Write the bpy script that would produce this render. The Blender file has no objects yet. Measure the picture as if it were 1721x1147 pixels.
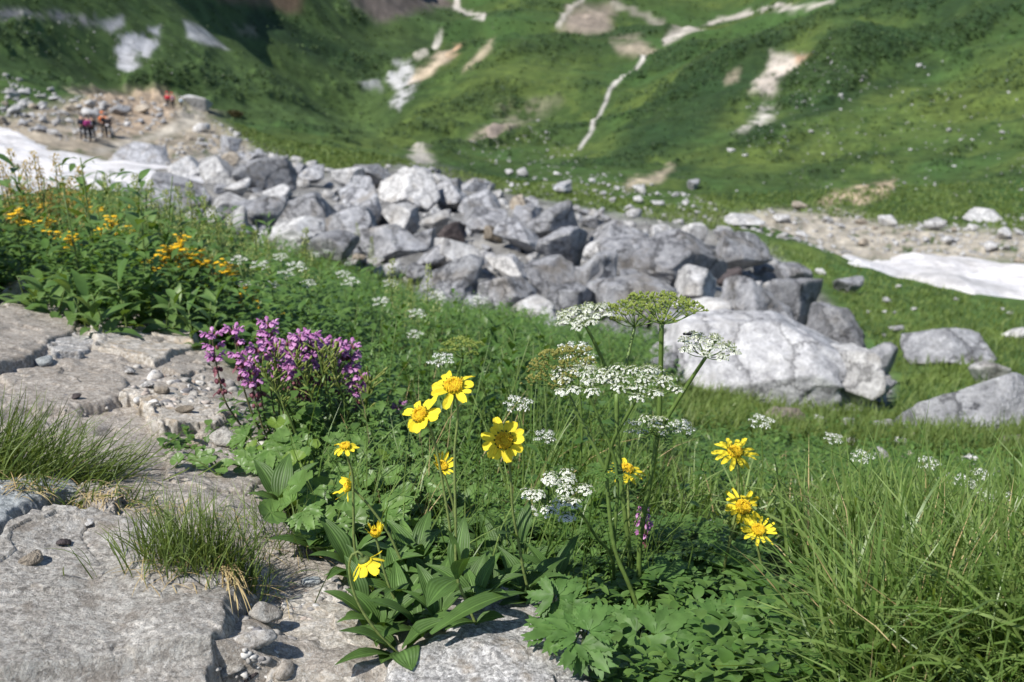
import bpy, math, random
import numpy as np
from mathutils import Vector, Matrix, Quaternion

R = math.radians
random.seed(11)
RNG = np.random.default_rng(11)
S = bpy.context.scene
COL = S.collection

# ------------------------------------------------------------------ camera
W0, H0, F0 = 1721.0, 1147.0, 1912.0           # photograph size and its focal length in pixels
CAM = np.array([0.0, 0.0, 0.8])
PITCH = R(20.0)
cam = bpy.data.cameras.new('camera')
cam.sensor_width = 36.0
cam.lens = F0 / W0 * 36.0
cam.clip_start = 0.02
cam.clip_end = 12000.0
cam.dof.use_dof = True
cam.dof.focus_distance = 1.32
cam.dof.aperture_fstop = 9.5
camo = bpy.data.objects.new('camera', cam)
camo.location = CAM
camo.rotation_euler = (math.pi / 2 - PITCH, 0, 0)
COL.objects.link(camo)
S.camera = camo

# ------------------------------------------------------------------ sky, sun, exposure
SUN = Vector((-0.56, -0.52, 0.97)).normalized()
world = bpy.data.worlds.new('World')
S.world = world
world.use_nodes = True
nt = world.node_tree
nt.nodes.clear()
sky = nt.nodes.new('ShaderNodeTexSky')
sky.sky_type = 'NISHITA'
sky.sun_disc = False
sky.sun_elevation = math.asin(SUN.z)
sky.sun_rotation = math.atan2(SUN.x, SUN.y)
sky.altitude = 2000
bg = nt.nodes.new('ShaderNodeBackground')
bg.inputs['Strength'].default_value = 0.115
wo = nt.nodes.new('ShaderNodeOutputWorld')
nt.links.new(sky.outputs['Color'], bg.inputs['Color'])
nt.links.new(bg.outputs['Background'], wo.inputs['Surface'])
sun = bpy.data.lights.new('sun', 'SUN')
sun.energy = 5.0
sun.angle = R(0.5)
sun.color = (1.0, 0.955, 0.88)
suno = bpy.data.objects.new('sun', sun)
suno.rotation_euler = SUN.to_track_quat('Z', 'Y').to_euler()
suno.location = (-20, -10, 40)
COL.objects.link(suno)
S.view_settings.view_transform = 'Standard'
S.view_settings.look = 'None'
S.view_settings.exposure = 0.42
S.view_settings.gamma = 1.0
S.render.engine = 'CYCLES'
S.cycles.max_bounces = 6
S.cycles.diffuse_bounces = 3
S.cycles.glossy_bounces = 2
S.cycles.transmission_bounces = 4
S.cycles.transparent_max_bounces = 4
S.cycles.use_denoising = True
S.cycles.denoising_input_passes = 'RGB_ALBEDO_NORMAL'
S.cycles.sample_clamp_indirect = 4.0
S.cycles.caustics_reflective = False
S.cycles.caustics_refractive = False

# ------------------------------------------------------------------ small maths
def hash2(ix, iy, seed):
    h = (ix.astype(np.int64) * 374761393 + iy.astype(np.int64) * 668265263 + seed * 1442695041) & 0xFFFFFFFF
    h = ((h ^ (h >> 13)) * 1274126177) & 0xFFFFFFFF
    h = ((h ^ (h >> 16)) * 2246822519) & 0xFFFFFFFF
    return ((h ^ (h >> 15)) & 0xFFFFFF) / float(0xFFFFFF)

def vn2(x, y, seed=0):
    x = np.asarray(x, float); y = np.asarray(y, float)
    ix = np.floor(x); iy = np.floor(y)
    fx = x - ix; fy = y - iy
    fx = fx * fx * fx * (fx * (fx * 6 - 15) + 10); fy = fy * fy * fy * (fy * (fy * 6 - 15) + 10)
    a = hash2(ix, iy, seed); b = hash2(ix + 1, iy, seed)
    c = hash2(ix, iy + 1, seed); d = hash2(ix + 1, iy + 1, seed)
    return (a * (1 - fx) + b * fx) * (1 - fy) + (c * (1 - fx) + d * fx) * fy * 1.0 - 0.5

def fbm(x, y, octv=4, seed=0, gain=0.5):
    s = 0; a = 1.0; n = 0
    for o in range(octv):
        ca, sa = math.cos(o * 0.9), math.sin(o * 0.9)
        s = s + a * vn2((x * ca - y * sa) * 2 ** o + 17.3 * o, (x * sa + y * ca) * 2 ** o - 9.1 * o, seed + o)
        n += a; a *= gain
    return s / n * 2.0                     # about -1..1

def vn3(p, seed=0):
    i = np.floor(p); f = p - i
    f = f * f * (3 - 2 * f)
    r = 0
    for dx in (0, 1):
        for dy in (0, 1):
            for dz in (0, 1):
                h = hash2(i[:, 0] + dx, i[:, 1] + dy + (i[:, 2] + dz) * 7919, seed)
                r = r + h * (f[:, 0] if dx else 1 - f[:, 0]) * (f[:, 1] if dy else 1 - f[:, 1]) * (f[:, 2] if dz else 1 - f[:, 2])
    return r - 0.5

def fbm3(p, octv=4, seed=0, gain=0.5):
    s = 0; a = 1.0; n = 0
    for o in range(octv):
        s = s + a * vn3(p * 2 ** o + 11.7 * o, seed + o); n += a; a *= gain
    return s / n * 2

def sstep(a, b, x):
    t = np.clip((x - a) / (b - a), 0, 1)
    return t * t * (3 - 2 * t)

def norm(v):
    v = np.asarray(v, float)
    return v / np.maximum(np.linalg.norm(v, axis=-1, keepdims=True), 1e-9)

def ray(u, v):
    a = (np.asarray(u, float) - W0 / 2) / F0
    b = (H0 / 2 - np.asarray(v, float)) / F0
    cp, sp = math.cos(PITCH), math.sin(PITCH)
    return np.stack([a, cp + b * sp, -sp + b * cp], -1)

def project(P):
    d = np.asarray(P, float) - CAM
    cp, sp = math.cos(PITCH), math.sin(PITCH)
    z = d[..., 1] * cp - d[..., 2] * sp
    y = d[..., 1] * sp + d[..., 2] * cp
    z = np.where(z < 0.05, 0.05, z)
    return W0 / 2 + d[..., 0] / z * F0, H0 / 2 - y / z * F0

def at(u, v, y):
    d = ray(u, v)
    return CAM + d * (np.asarray(y, float) / d[..., 1])[..., None] if np.ndim(y) else CAM + d * (y / d[1])

def inpoly(px, py, poly):
    res = np.zeros(np.shape(px), bool)
    n = len(poly)
    for i in range(n):
        x1, y1 = poly[i]; x2, y2 = poly[(i + 1) % n]
        if y1 == y2: continue
        c = ((y1 > py) != (y2 > py)) & (px < (x2 - x1) * (py - y1) / (y2 - y1) + x1)
        res ^= c
    return res

def segdist(px, py, pts, closed=True):
    d = np.full(np.shape(px), 1e18)
    n = len(pts)
    for i in range(n if closed else n - 1):
        x1, y1 = pts[i]; x2, y2 = pts[(i + 1) % n]
        dx, dy = x2 - x1, y2 - y1
        t = np.clip(((px - x1) * dx + (py - y1) * dy) / (dx * dx + dy * dy + 1e-12), 0, 1)
        d = np.minimum(d, (px - x1 - t * dx) ** 2 + (py - y1 - t * dy) ** 2)
    return np.sqrt(d)

def sdf(px, py, poly):
    d = segdist(px, py, poly)
    return np.where(inpoly(px, py, poly), d, -d)   # positive inside

# ------------------------------------------------------------------ mesh helpers
def mesh(name, V, F, mat, smooth=True, colattr=None):
    V = np.ascontiguousarray(V, dtype=np.float32)
    Fs = F if isinstance(F, list) else [F]
    Fs = [np.asarray(f, np.int32) for f in Fs if len(f)]
    me = bpy.data.meshes.new(name)
    me.vertices.add(len(V)); me.vertices.foreach_set('co', V.ravel())
    loops = np.concatenate([f.ravel() for f in Fs])
    tot = np.concatenate([np.full(len(f), f.shape[1], np.int32) for f in Fs])
    st = np.concatenate([[0], np.cumsum(tot)[:-1]]).astype(np.int32)
    me.loops.add(len(loops)); me.loops.foreach_set('vertex_index', loops)
    me.polygons.add(len(tot)); me.polygons.foreach_set('loop_start', st)
    me.polygons.foreach_set('use_smooth', np.full(len(tot), smooth, bool))
    me.update(calc_edges=True)
    if colattr is not None:
        at_ = me.color_attributes.new('col', 'FLOAT_COLOR', 'POINT')
        c = np.ones((len(V), 4), np.float32); c[:, :colattr.shape[1]] = colattr
        at_.data.foreach_set('color', c.ravel())
    if mat: me.materials.append(mat)
    return me

def put(name, V, F, mat, parent=None, origin=None, **k):
    """one mesh object; V in world space, origin = the world base point of its thing"""
    if origin is not None: V = np.asarray(V) - np.asarray(origin)
    o = bpy.data.objects.new(name, mesh(name, V, F, mat, **k))
    COL.objects.link(o)
    if parent is not None: o.parent = parent
    elif origin is not None: o.location = origin
    return o

def thing(name, label, cat, loc, group=None):
    o = bpy.data.objects.new(name, None)
    o.empty_display_size = 0.05
    COL.objects.link(o)
    o.location = loc
    tag(o, label, cat, group)
    return o

def tag(o, label, cat, group=None):
    o['label'] = label; o['category'] = cat
    if group: o['group'] = group
    return o

def dup(root, loc, rotz=0.0, sc=1.0, label=None, group=None, tilt=(0, 0)):
    r = root.copy(); COL.objects.link(r)
    r.location = loc; r.rotation_euler = (tilt[0], tilt[1], rotz)
    r.scale = (sc, sc, sc) if np.isscalar(sc) else sc
    if label: r['label'] = label
    if group: r['group'] = group
    for ch in list(root.children):
        c = ch.copy(); COL.objects.link(c); c.parent = r
        for g in list(ch.children):
            d = g.copy(); COL.objects.link(d); d.parent = c
    return r

class MB:
    def __init__(s): s.V = []; s.F = {}; s.n = 0
    def add(s, V, F):
        V = np.asarray(V, float).reshape(-1, 3)
        for f in (F if isinstance(F, list) else [F]):
            f = np.asarray(f, int)
            if len(f): s.F.setdefault(f.shape[1], []).append(f + s.n)
        s.V.append(V); s.n += len(V)
        return s
    def out(s): return np.concatenate(s.V), [np.concatenate(f) for f in s.F.values()]

def tube(path, rad, sides=6, cap=True):
    P = np.asarray(path, float); n = len(P)
    rad = np.full(n, rad) if np.isscalar(rad) else np.asarray(rad)
    T = norm(np.gradient(P, axis=0))
    up = np.array([0.3, 1.0, 0.1]) if abs(T[0][1]) < 0.9 else np.array([1.0, 0, 0])
    V = []
    a = np.arange(sides) / sides * 2 * math.pi
    e1 = norm(np.cross(T[0], up))
    for i in range(n):
        e1 = norm(e1 - T[i] * np.dot(e1, T[i])); e2 = np.cross(T[i], e1)
        V.append(P[i] + rad[i] * (np.cos(a)[:, None] * e1 + np.sin(a)[:, None] * e2))
    V = np.concatenate(V)
    i = np.arange(n - 1)[:, None] * sides; j = np.arange(sides)[None]
    k = (j + 1) % sides
    F = np.stack([i + j, i + k, i + sides + k, i + sides + j], -1).reshape(-1, 4)
    out = [F]
    if cap: out.append(((n - 1) * sides + np.arange(sides))[None])
    return V, out

def smooth_path(pts, n=16):
    P = np.asarray(pts, float)
    t = np.concatenate([[0], np.cumsum(np.linalg.norm(np.diff(P, axis=0), axis=1))]); t /= t[-1]
    m = [(P[1] - P[0]) / (t[1] - t[0])]
    for i in range(1, len(P) - 1): m.append((P[i + 1] - P[i - 1]) / (t[i + 1] - t[i - 1]))
    m.append((P[-1] - P[-2]) / (t[-1] - t[-2]))
    m = np.array(m)
    out = []
    for s in np.linspace(0, 1, n):
        i = min(np.searchsorted(t, s, 'right') - 1, len(P) - 2); h = t[i + 1] - t[i]; x = (s - t[i]) / h
        out.append((2 * x**3 - 3 * x**2 + 1) * P[i] + (x**3 - 2 * x**2 + x) * h * m[i] + (-2 * x**3 + 3 * x**2) * P[i + 1] + (x**3 - x**2) * h * m[i + 1])
    return np.array(out)

def strips(base, d0, L, Wd, droop, prof, fold=0.0, nw=3, up=None, twist=0.0, wav=0.0, bend0=0.0):
    """many leaves, blades or petals at once.  base, d0 (N,3); L, Wd, droop (N,); prof = width at len(prof) steps (0..1)"""
    base = np.asarray(base, float).reshape(-1, 3); N = len(base)
    d0 = norm(np.broadcast_to(np.asarray(d0, float), (N, 3)))
    L = np.broadcast_to(np.asarray(L, float), (N,)); Wd = np.broadcast_to(np.asarray(Wd, float), (N,))
    droop = np.broadcast_to(np.asarray(droop, float), (N,))
    prof = np.asarray(prof, float); m = len(prof)
    if up is None: up = np.array([0, 0, 1.0])
    up = np.broadcast_to(np.asarray(up, float), (N, 3))
    s = np.cross(d0, up)
    bad = np.linalg.norm(s, axis=1) < 1e-3
    s = np.where(bad[:, None], np.array([1.0, 0, 0]), s); s = norm(s)
    if np.any(twist):
        nn = np.cross(s, d0); tw = np.broadcast_to(np.asarray(twist, float), (N,))[:, None]
        s = s * np.cos(tw) + nn * np.sin(tw)
    n = np.cross(s, d0)
    t = np.linspace(0, 1, m)
    ang = -(droop[:, None] * t[None] ** 1.3) + bend0                # N,m
    dirs = d0[:, None] * np.cos(ang)[..., None] + n[:, None] * np.sin(ang)[..., None]
    nrm = n[:, None] * np.cos(ang)[..., None] - d0[:, None] * np.sin(ang)[..., None]
    mid = (dirs[:, 1:] + dirs[:, :-1]) / 2 * (L / (m - 1))[:, None, None]
    C = base[:, None] + np.concatenate([np.zeros((N, 1, 3)), np.cumsum(mid, 1)], 1)
    w = np.linspace(-1, 1, nw)
    half = (Wd / 2)[:, None] * (prof[None] if prof.ndim == 1 else prof)
    off = w[None, None, :, None] * half[..., None, None] * s[:, None, None]
    lift = (np.abs(w) * fold)[None, None, :, None] * half[..., None, None] * nrm[:, :, None]
    V = C[:, :, None] + off + lift
    if wav:
        ph = RNG.uniform(0, 6.28, N)[:, None, None]
        V = V + (np.sin(t[None, :, None] * 15 + ph + 2 * np.sign(w)[None, None]) * np.abs(w)[None, None] * wav)[..., None] * half[..., None, None] * nrm[:, :, None]
    V = V.reshape(-1, 3)
    i = np.arange(N)[:, None, None] * (m * nw); a = np.arange(m - 1)[None, :, None] * nw; b = np.arange(nw - 1)[None, None]
    q = i + a + b
    F = np.stack([q, q + 1, q + nw + 1, q + nw], -1).reshape(-1, 4)
    return V, F

P_LEAF = [0.12, 0.45, 0.8, 1.0, 0.92, 0.68, 0.36, 0.02]
P_LEAF_LO = [0.15, 0.75, 1.0, 0.7, 0.03]
P_OVAL = [0.1, 0.6, 0.9, 1.0, 0.97, 0.8, 0.5, 0.1]
P_BLADE = [1.0, 0.95, 0.8, 0.55, 0.06]
P_BLADE_HI = [0.8, 1.0, 1.0, 0.95, 0.85, 0.7, 0.48, 0.05]

# ------------------------------------------------------------------ materials
def new_mat(name):
    m = bpy.data.materials.new(name); m.use_nodes = True
    n = m.node_tree.nodes; n.clear()
    return m, n, m.node_tree.links

def N_(n, t, **k):
    x = n.new(t)
    for a, b in k.items():
        if a in x.inputs: x.inputs[a].default_value = b
        else: setattr(x, a, b)
    return x

def mix(n, l, fac, a, b, blend='MIX'):
    x = n.new('ShaderNodeMix'); x.data_type = 'RGBA'; x.blend_type = blend
    for sock, val in ((0, fac), (6, a), (7, b)):
        if hasattr(val, 'links') or hasattr(val, 'is_linked'): l.new(val, x.inputs[sock])
        elif sock == 0: x.inputs[0].default_value = val
        else: x.inputs[sock].default_value = (*val[:3], 1)
    return x.outputs[2]

def ramp(n, l, src, stops):
    x = n.new('ShaderNodeValToRGB'); e = x.color_ramp.elements
    while len(e) < len(stops): e.new(0.5)
    for i, (p, c) in enumerate(stops):
        e[i].position = p
        e[i].color = (c, c, c, 1) if np.isscalar(c) else (*c, 1)
    l.new(src, x.inputs[0])
    return x.outputs[0]

def leaf_mat(name, c1, c2, trans=0.3, rough=0.45, var=0.25, tcol=None, spec=0.4, spots=None, scale=60, veins=0):
    m, n, l = new_mat(name)
    g = N_(n, 'ShaderNodeNewGeometry')
    base = mix(n, l, g.outputs['Random Per Island'], c1, c2)
    nz = N_(n, 'ShaderNodeTexNoise', Scale=scale, Detail=3.0)
    tc = N_(n, 'ShaderNodeTexCoord'); l.new(tc.outputs['Object'], nz.inputs['Vector'])
    r = ramp(n, l, nz.outputs['Fac'], [(0.3, 1 - var), (0.7, 1 + var * 0.6)])
    base = mix(n, l, 1.0, base, r, 'MULTIPLY')
    if spots:
        n2 = N_(n, 'ShaderNodeTexNoise', Scale=spots[1], Detail=2.0)
        l.new(tc.outputs['Object'], n2.inputs['Vector'])
        base = mix(n, l, ramp(n, l, n2.outputs['Fac'], [(spots[2], 0.0), (spots[2] + 0.08, 1.0)]), base, spots[0])
    hgt = nz.outputs['Fac']
    if veins:                                    # midrib and long ribs; the mesh carries 1 - |distance from the midrib|
        vc = N_(n, 'ShaderNodeVertexColor', layer_name='col'); sv = N_(n, 'ShaderNodeSeparateColor'); l.new(vc.outputs[0], sv.inputs[0])
        w1 = N_(n, 'ShaderNodeMath', operation='MULTIPLY'); w1.inputs[1].default_value = veins; l.new(sv.outputs[0], w1.inputs[0])
        w2 = N_(n, 'ShaderNodeMath', operation='SINE'); l.new(w1.outputs[0], w2.inputs[0])
        base = mix(n, l, 1.0, base, ramp(n, l, w2.outputs[0], [(0.0, 1.0), (0.7, 1.0), (1.0, 0.80)]), 'MULTIPLY')
        base = mix(n, l, ramp(n, l, sv.outputs[0], [(0.90, 0.0), (0.97, 0.45)]), base, tuple(min(.9, a * 1.9) for a in c2))
        w3 = N_(n, 'ShaderNodeMath', operation='MULTIPLY_ADD'); w3.inputs[1].default_value = 0.35; l.new(w2.outputs[0], w3.inputs[0]); l.new(hgt, w3.inputs[2]); hgt = w3.outputs[0]
    p = N_(n, 'ShaderNodeBsdfPrincipled', Roughness=rough)
    p.inputs['Specular IOR Level'].default_value = spec
    l.new(base, p.inputs['Base Color'])
    bp = N_(n, 'ShaderNodeBump', Strength=0.35, Distance=0.002)
    l.new(hgt, bp.inputs['Height']); l.new(bp.outputs['Normal'], p.inputs['Normal'])
    t = N_(n, 'ShaderNodeBsdfTranslucent')
    tint = mix(n, l, 1.0, base, tcol or (1.5, 1.35, 0.5), 'MULTIPLY')
    l.new(tint, t.inputs['Color'])
    ms = N_(n, 'ShaderNodeMixShader', Fac=trans)
    l.new(p.outputs[0], ms.inputs[1]); l.new(t.outputs[0], ms.inputs[2])
    o = N_(n, 'ShaderNodeOutputMaterial'); l.new(ms.outputs[0], o.inputs['Surface'])
    return m

def rock_mat(name, dark, mid, light, scale=1.0, bump=0.6, stain=None, speck=0.0, lichen=None, rand=0.15, dist=0.02, crack=0.5):
    """scale = features per metre; world coordinates, so every stone of a copy looks different"""
    m, n, l = new_mat(name)
    g = N_(n, 'ShaderNodeNewGeometry'); oi = N_(n, 'ShaderNodeObjectInfo')
    pos = g.outputs['Position']
    a = N_(n, 'ShaderNodeTexNoise', Scale=1.1 * scale, Detail=6.0, Roughness=0.6, Distortion=0.6); l.new(pos, a.inputs['Vector'])
    b = N_(n, 'ShaderNodeTexNoise', Scale=9.0 * scale, Detail=8.0, Roughness=0.72); l.new(pos, b.inputs['Vector'])
    c = N_(n, 'ShaderNodeTexNoise', Scale=55.0 * scale, Detail=4.0, Roughness=0.7); l.new(pos, c.inputs['Vector'])
    col = ramp(n, l, b.outputs['Fac'], [(0.30, dark), (0.5, mid), (0.68, light)])
    big = ramp(n, l, a.outputs['Fac'], [(0.3, 0.78), (0.7, 1.14)])
    col = mix(n, l, 1.0, col, big, 'MULTIPLY')
    fine = ramp(n, l, c.outputs['Fac'], [(0.32, 0.62), (0.62, 1.22)])
    col = mix(n, l, 0.75, col, mix(n, l, 1.0, col, fine, 'MULTIPLY'))
    if speck:
        v = N_(n, 'ShaderNodeTexNoise', Scale=21.0 * scale, Detail=5.0, Roughness=0.8); l.new(pos, v.inputs['Vector'])
        gv = N_(n, 'ShaderNodeTexVoronoi', Scale=26.0 * scale); l.new(pos, gv.inputs['Vector'])
        sp = N_(n, 'ShaderNodeSeparateColor'); l.new(gv.outputs['Color'], sp.inputs[0])
        col = mix(n, l, speck, col, mix(n, l, 1.0, col, ramp(n, l, sp.outputs[0], [(0.0, 0.55), (0.45, 0.95), (0.8, 1.15), (1.0, 1.6)]), 'MULTIPLY'))
        col = mix(n, l, ramp(n, l, v.outputs['Fac'], [(0.54, 0.0), (0.62, speck)]), col, (0.66, 0.65, 0.62))
        col = mix(n, l, ramp(n, l, v.outputs['Fac'], [(0.36, speck), (0.44, 0.0)]), col, (0.10, 0.095, 0.09))
    if stain:
        s = N_(n, 'ShaderNodeTexNoise', Scale=2.6 * scale, Detail=5.0, Roughness=0.65); l.new(pos, s.inputs['Vector'])
        col = mix(n, l, ramp(n, l, s.outputs['Fac'], [(0.52, 0.0), (0.66, stain[1])]), col, stain[0])
    if lichen:
        s = N_(n, 'ShaderNodeTexNoise', Scale=5.5 * scale, Detail=9.0, Roughness=0.75); l.new(pos, s.inputs['Vector'])
        col = mix(n, l, ramp(n, l, s.outputs['Fac'], [(0.53, 0.0), (0.60, lichen[1])]), col, lichen[0])
    vr = N_(n, 'ShaderNodeTexVoronoi', Scale=2.3 * scale, feature='DISTANCE_TO_EDGE')
    ad = N_(n, 'ShaderNodeVectorMath', operation='ADD')
    sc_ = N_(n, 'ShaderNodeVectorMath', operation='SCALE'); sc_.inputs['Scale'].default_value = 0.35 / scale
    l.new(b.outputs['Color'], sc_.inputs[0]); l.new(pos, ad.inputs[0]); l.new(sc_.outputs[0], ad.inputs[1]); l.new(ad.outputs[0], vr.inputs['Vector'])
    ck = ramp(n, l, vr.outputs['Distance'], [(0.0, 1 - crack), (0.045, 1.0)])
    col = mix(n, l, 1.0, col, ck, 'MULTIPLY')
    rr = N_(n, 'ShaderNodeMapRange'); rr.inputs['To Min'].default_value = 1 - rand; rr.inputs['To Max'].default_value = 1 + rand
    l.new(oi.outputs['Random'], rr.inputs['Value'])
    hv = N_(n, 'ShaderNodeHueSaturation'); l.new(rr.outputs[0], hv.inputs['Value']); l.new(col, hv.inputs['Color'])
    p = N_(n, 'ShaderNodeBsdfPrincipled', Roughness=0.88)
    p.inputs['Specular IOR Level'].default_value = 0.25
    l.new(hv.outputs[0], p.inputs['Base Color'])
    h = N_(n, 'ShaderNodeMath', operation='MULTIPLY_ADD'); h.inputs[1].default_value = 0.35
    l.new(c.outputs['Fac'], h.inputs[0]); l.new(b.outputs['Fac'], h.inputs[2])
    h2 = N_(n, 'ShaderNodeMath', operation='MULTIPLY_ADD'); h2.inputs[1].default_value = 0.4
    l.new(ck, h2.inputs[0]); l.new(h.outputs[0], h2.inputs[2])
    bp = N_(n, 'ShaderNodeBump', Strength=bump, Distance=dist)
    l.new(h2.outputs[0], bp.inputs['Height']); l.new(bp.outputs['Normal'], p.inputs['Normal'])
    o = N_(n, 'ShaderNodeOutputMaterial'); l.new(p.outputs[0], o.inputs['Surface'])
    return m

def plain_mat(name, c, rough=0.6, var=0.15, scale=80, trans=0.0, c2=None):
    return leaf_mat(name, c, c2 or c, trans=trans, rough=rough, var=var, scale=scale, tcol=(1.2, 1.1, 0.9), spec=0.25)
# ------------------------------------------------------------------ terrain: one ground sheet from the photographer's feet to the far valley
# survey points (picture column, picture row, horizontal metres) turned into ground heights
CT = [
 # left column: stone trail, herb bank, snow hollow, stony knoll, far mountainside
 (-300,1147,1.10),(-300,860,1.5),(-300,560,2.6),(-300,430,5.2),(-300,380,8),(-300,290,45),(-300,200,95),(-300,100,180),(-300,-150,260),(-300,-500,400),
 (0,1147,1.07),(0,1000,1.25),(0,860,1.48),(0,700,1.95),(0,560,2.65),(0,510,3.2),(0,445,5.0),(0,405,7.5),(0,345,24),(0,300,48),(0,235,70),(0,190,95),(0,125,128),
 (0,150,165),(0,100,215),(0,40,250),(0,-100,320),(0,-400,500),
 (200,1147,1.07),(200,900,1.38),(200,700,1.95),(200,575,2.65),(200,480,4.2),(200,425,6.5),(200,350,22),(200,300,46),(200,240,82),(200,190,112),(170,165,130),
 (190,180,190),(200,130,280),(200,60,325),(200,-50,400),(200,-300,620),
 (350,900,1.38),(350,700,1.97),(350,590,2.7),(350,500,4.4),(350,440,7.5),(350,380,14),(350,320,32),(350,270,62),(350,220,98),(330,182,140),
 (360,200,230),(380,170,350),(400,100,390),(420,20,680),(420,-150,850),(420,-350,1300),
 (500,1147,1.06),(500,950,1.3),(500,800,1.66),(500,650,2.5),(500,540,4.8),(500,460,8.5),(500,390,16),(500,320,36),(500,270,66),(500,235,100),
 (520,228,280),(540,190,450),(560,120,690),(560,50,800),(560,-40,1000),(560,-300,1700),
 (640,1147,1.05),(640,950,1.3),(640,780,1.8),(640,640,3.2),(640,540,6.5),(640,470,11),(640,390,20),(640,320,36),(640,280,60),(640,258,90),
 (640,262,170),(640,232,300),(660,160,520),(700,110,760),(740,70,1000),(790,28,1500),(720,20,1300),(650,-40,1900),(700,-150,2800),
 (860,1147,1.05),(860,1000,1.24),(860,850,1.65),(860,700,2.8),(860,600,5.2),(860,530,9.5),(860,440,16),(860,380,25),(860,335,38),(860,300,70),(860,270,120),
 (860,230,290),(860,150,470),(860,70,800),(860,10,1500),(860,-60,2400),(860,-200,3800),
 (1000,1147,1.05),(1000,950,1.36),(1000,800,2.0),(1000,680,3.6),(1000,570,7.5),(1000,480,13),(1000,400,22),(1000,355,34),(1000,315,62),(1000,275,130),
 (1000,230,260),(1000,150,450),(1000,85,760),(1000,20,1500),(1000,-60,2600),(1000,-200,3800),
 (1150,1147,1.05),(1150,950,1.4),(1150,800,2.2),(1150,690,4.2),(1150,600,8.0),(1150,500,12.5),(1150,420,21),(1150,370,34),(1150,325,62),(1150,270,110),
 (1150,200,190),(1150,130,330),(1130,95,520),(1150,60,1000),(1150,10,1800),(1150,-80,3000),
 (1320,1147,1.05),(1320,950,1.5),(1320,800,2.6),(1320,700,5.0),(1320,620,8.5),(1320,520,14),(1320,450,20),(1320,415,25),(1320,385,40),(1320,350,58),(1320,300,85),
 (1320,200,180),(1320,110,310),(1310,60,420),(1290,50,650),(1300,20,1500),(1300,-80,2800),
 (1500,1147,1.05),(1500,950,1.6),(1500,800,2.8),(1500,690,6.0),(1500,600,10),(1500,520,15.5),(1500,472,19.5),(1500,478,24),(1500,460,31),(1500,425,40),(1500,385,50),(1500,330,72),
 (1500,240,130),(1500,150,220),(1500,70,350),(1480,10,500),(1450,-60,800),(1450,-300,1600),
 (350,80,370),(430,112,395),(520,162,430),(600,208,455),(360,45,540),(450,74,600),(540,120,660),(620,172,640),
 (1420,38,330),(1240,102,300),(1110,192,235),(1400,10,680),(1210,76,600),(1080,168,420),
 (1721,1147,1.05),(1721,950,1.7),(1721,800,2.9),(1721,690,5.5),(1721,620,9.0),(1721,552,14),(1721,526,17),(1721,538,22),(1721,504,29),(1721,440,38),(1721,390,50),(1721,330,76),
 (1721,230,130),(1721,130,220),(1721,50,330),(1721,-60,480),(1721,-300,900),
 (2050,1147,1.05),(2050,950,1.8),(2050,780,3.2),(2050,650,8.0),(2050,580,16),(2050,590,22),(2050,510,30),(2050,390,52),(2050,250,110),(2050,100,220),(2050,-60,380),(2050,-400,800),
]
ct = np.array(CT, float)
rd = ray(ct[:, 0], ct[:, 1])
rh = np.hypot(rd[:, 0], rd[:, 1])
cth = np.arctan2(rd[:, 0], rd[:, 1]); ce = rd[:, 2] / rh; cL = np.log(ct[:, 2])
TS, LS = 6.0, 1.0
A_ = np.stack([cth * TS, cL * LS], -1)
def kern(a, b):
    d = np.sqrt(((a[:, None] - b[None]) ** 2).sum(-1) + 0.02)
    return -d
n_ = len(A_)
K = np.zeros((n_ + 3, n_ + 3)); K[:n_, :n_] = kern(A_, A_) + np.eye(n_) * 0.03
K[:n_, n_] = 1; K[:n_, n_ + 1:] = A_; K[n_, :n_] = 1; K[n_ + 1:, :n_] = A_.T
wgt = np.linalg.solve(K, np.concatenate([ce, np.zeros(3)]))

TH = np.concatenate([np.linspace(R(-80), R(-29), 60)[:-1], np.linspace(R(-29), R(29), 800), np.linspace(R(29), R(80), 60)[1:]])
LL = np.concatenate([np.linspace(math.log(0.25), math.log(0.8), 30)[:-1], np.linspace(math.log(0.8), math.log(900), 640), np.linspace(math.log(900), math.log(4200), 70)[1:]])
GT, GL = np.meshgrid(TH, LL, indexing='ij')
ev = np.zeros(GT.size)
q = np.stack([np.clip(GT.ravel(), R(-36), R(36)) * TS, GL.ravel()], -1)
for i in range(0, len(q), 40000):
    b = q[i:i + 40000]
    ev[i:i + 40000] = kern(b, A_) @ wgt[:n_] + wgt[n_] + b @ wgt[n_ + 1:]
GE = ev.reshape(GT.shape)
GR = np.exp(GL)
GX, GY = GR * np.sin(GT), GR * np.cos(GT)
GZ = CAM[2] + GE * GR
GZ = np.where(GR < 1.0, np.minimum(GZ, 0.02), GZ)       # level under the photographer
# natural relief, each wavelength fading in where it is neither a wall nor a speck
for k in range(12):
    lam = 0.25 * 1.9 ** k
    wv = sstep(0.5, 0.12, lam / GR) * sstep(0.004, 0.012, lam / GR)
    amp = lam * (0.055 if lam > 6 else 0.07)
    wv = wv * sstep(2.0, 6.0, GR)
    if wv.max() > 0:
        GZ += amp * wv * fbm(GX / lam, GY / lam, 2, 40 + k)
GU, GV = project(np.stack([GX, GY, GZ], -1))

def height(x, y, Z=None):
    Z = GZ if Z is None else Z
    t = np.interp(np.arctan2(x, y), TH, np.arange(len(TH)))
    l = np.interp(np.log(np.hypot(x, y)), LL, np.arange(len(LL)))
    i = np.clip(t.astype(int), 0, len(TH) - 2); j = np.clip(l.astype(int), 0, len(LL) - 2)
    a = t - i; b = l - j
    return (Z[i, j] * (1 - a) + Z[i + 1, j] * a) * (1 - b) + (Z[i, j + 1] * (1 - a) + Z[i + 1, j + 1] * a) * b

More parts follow.
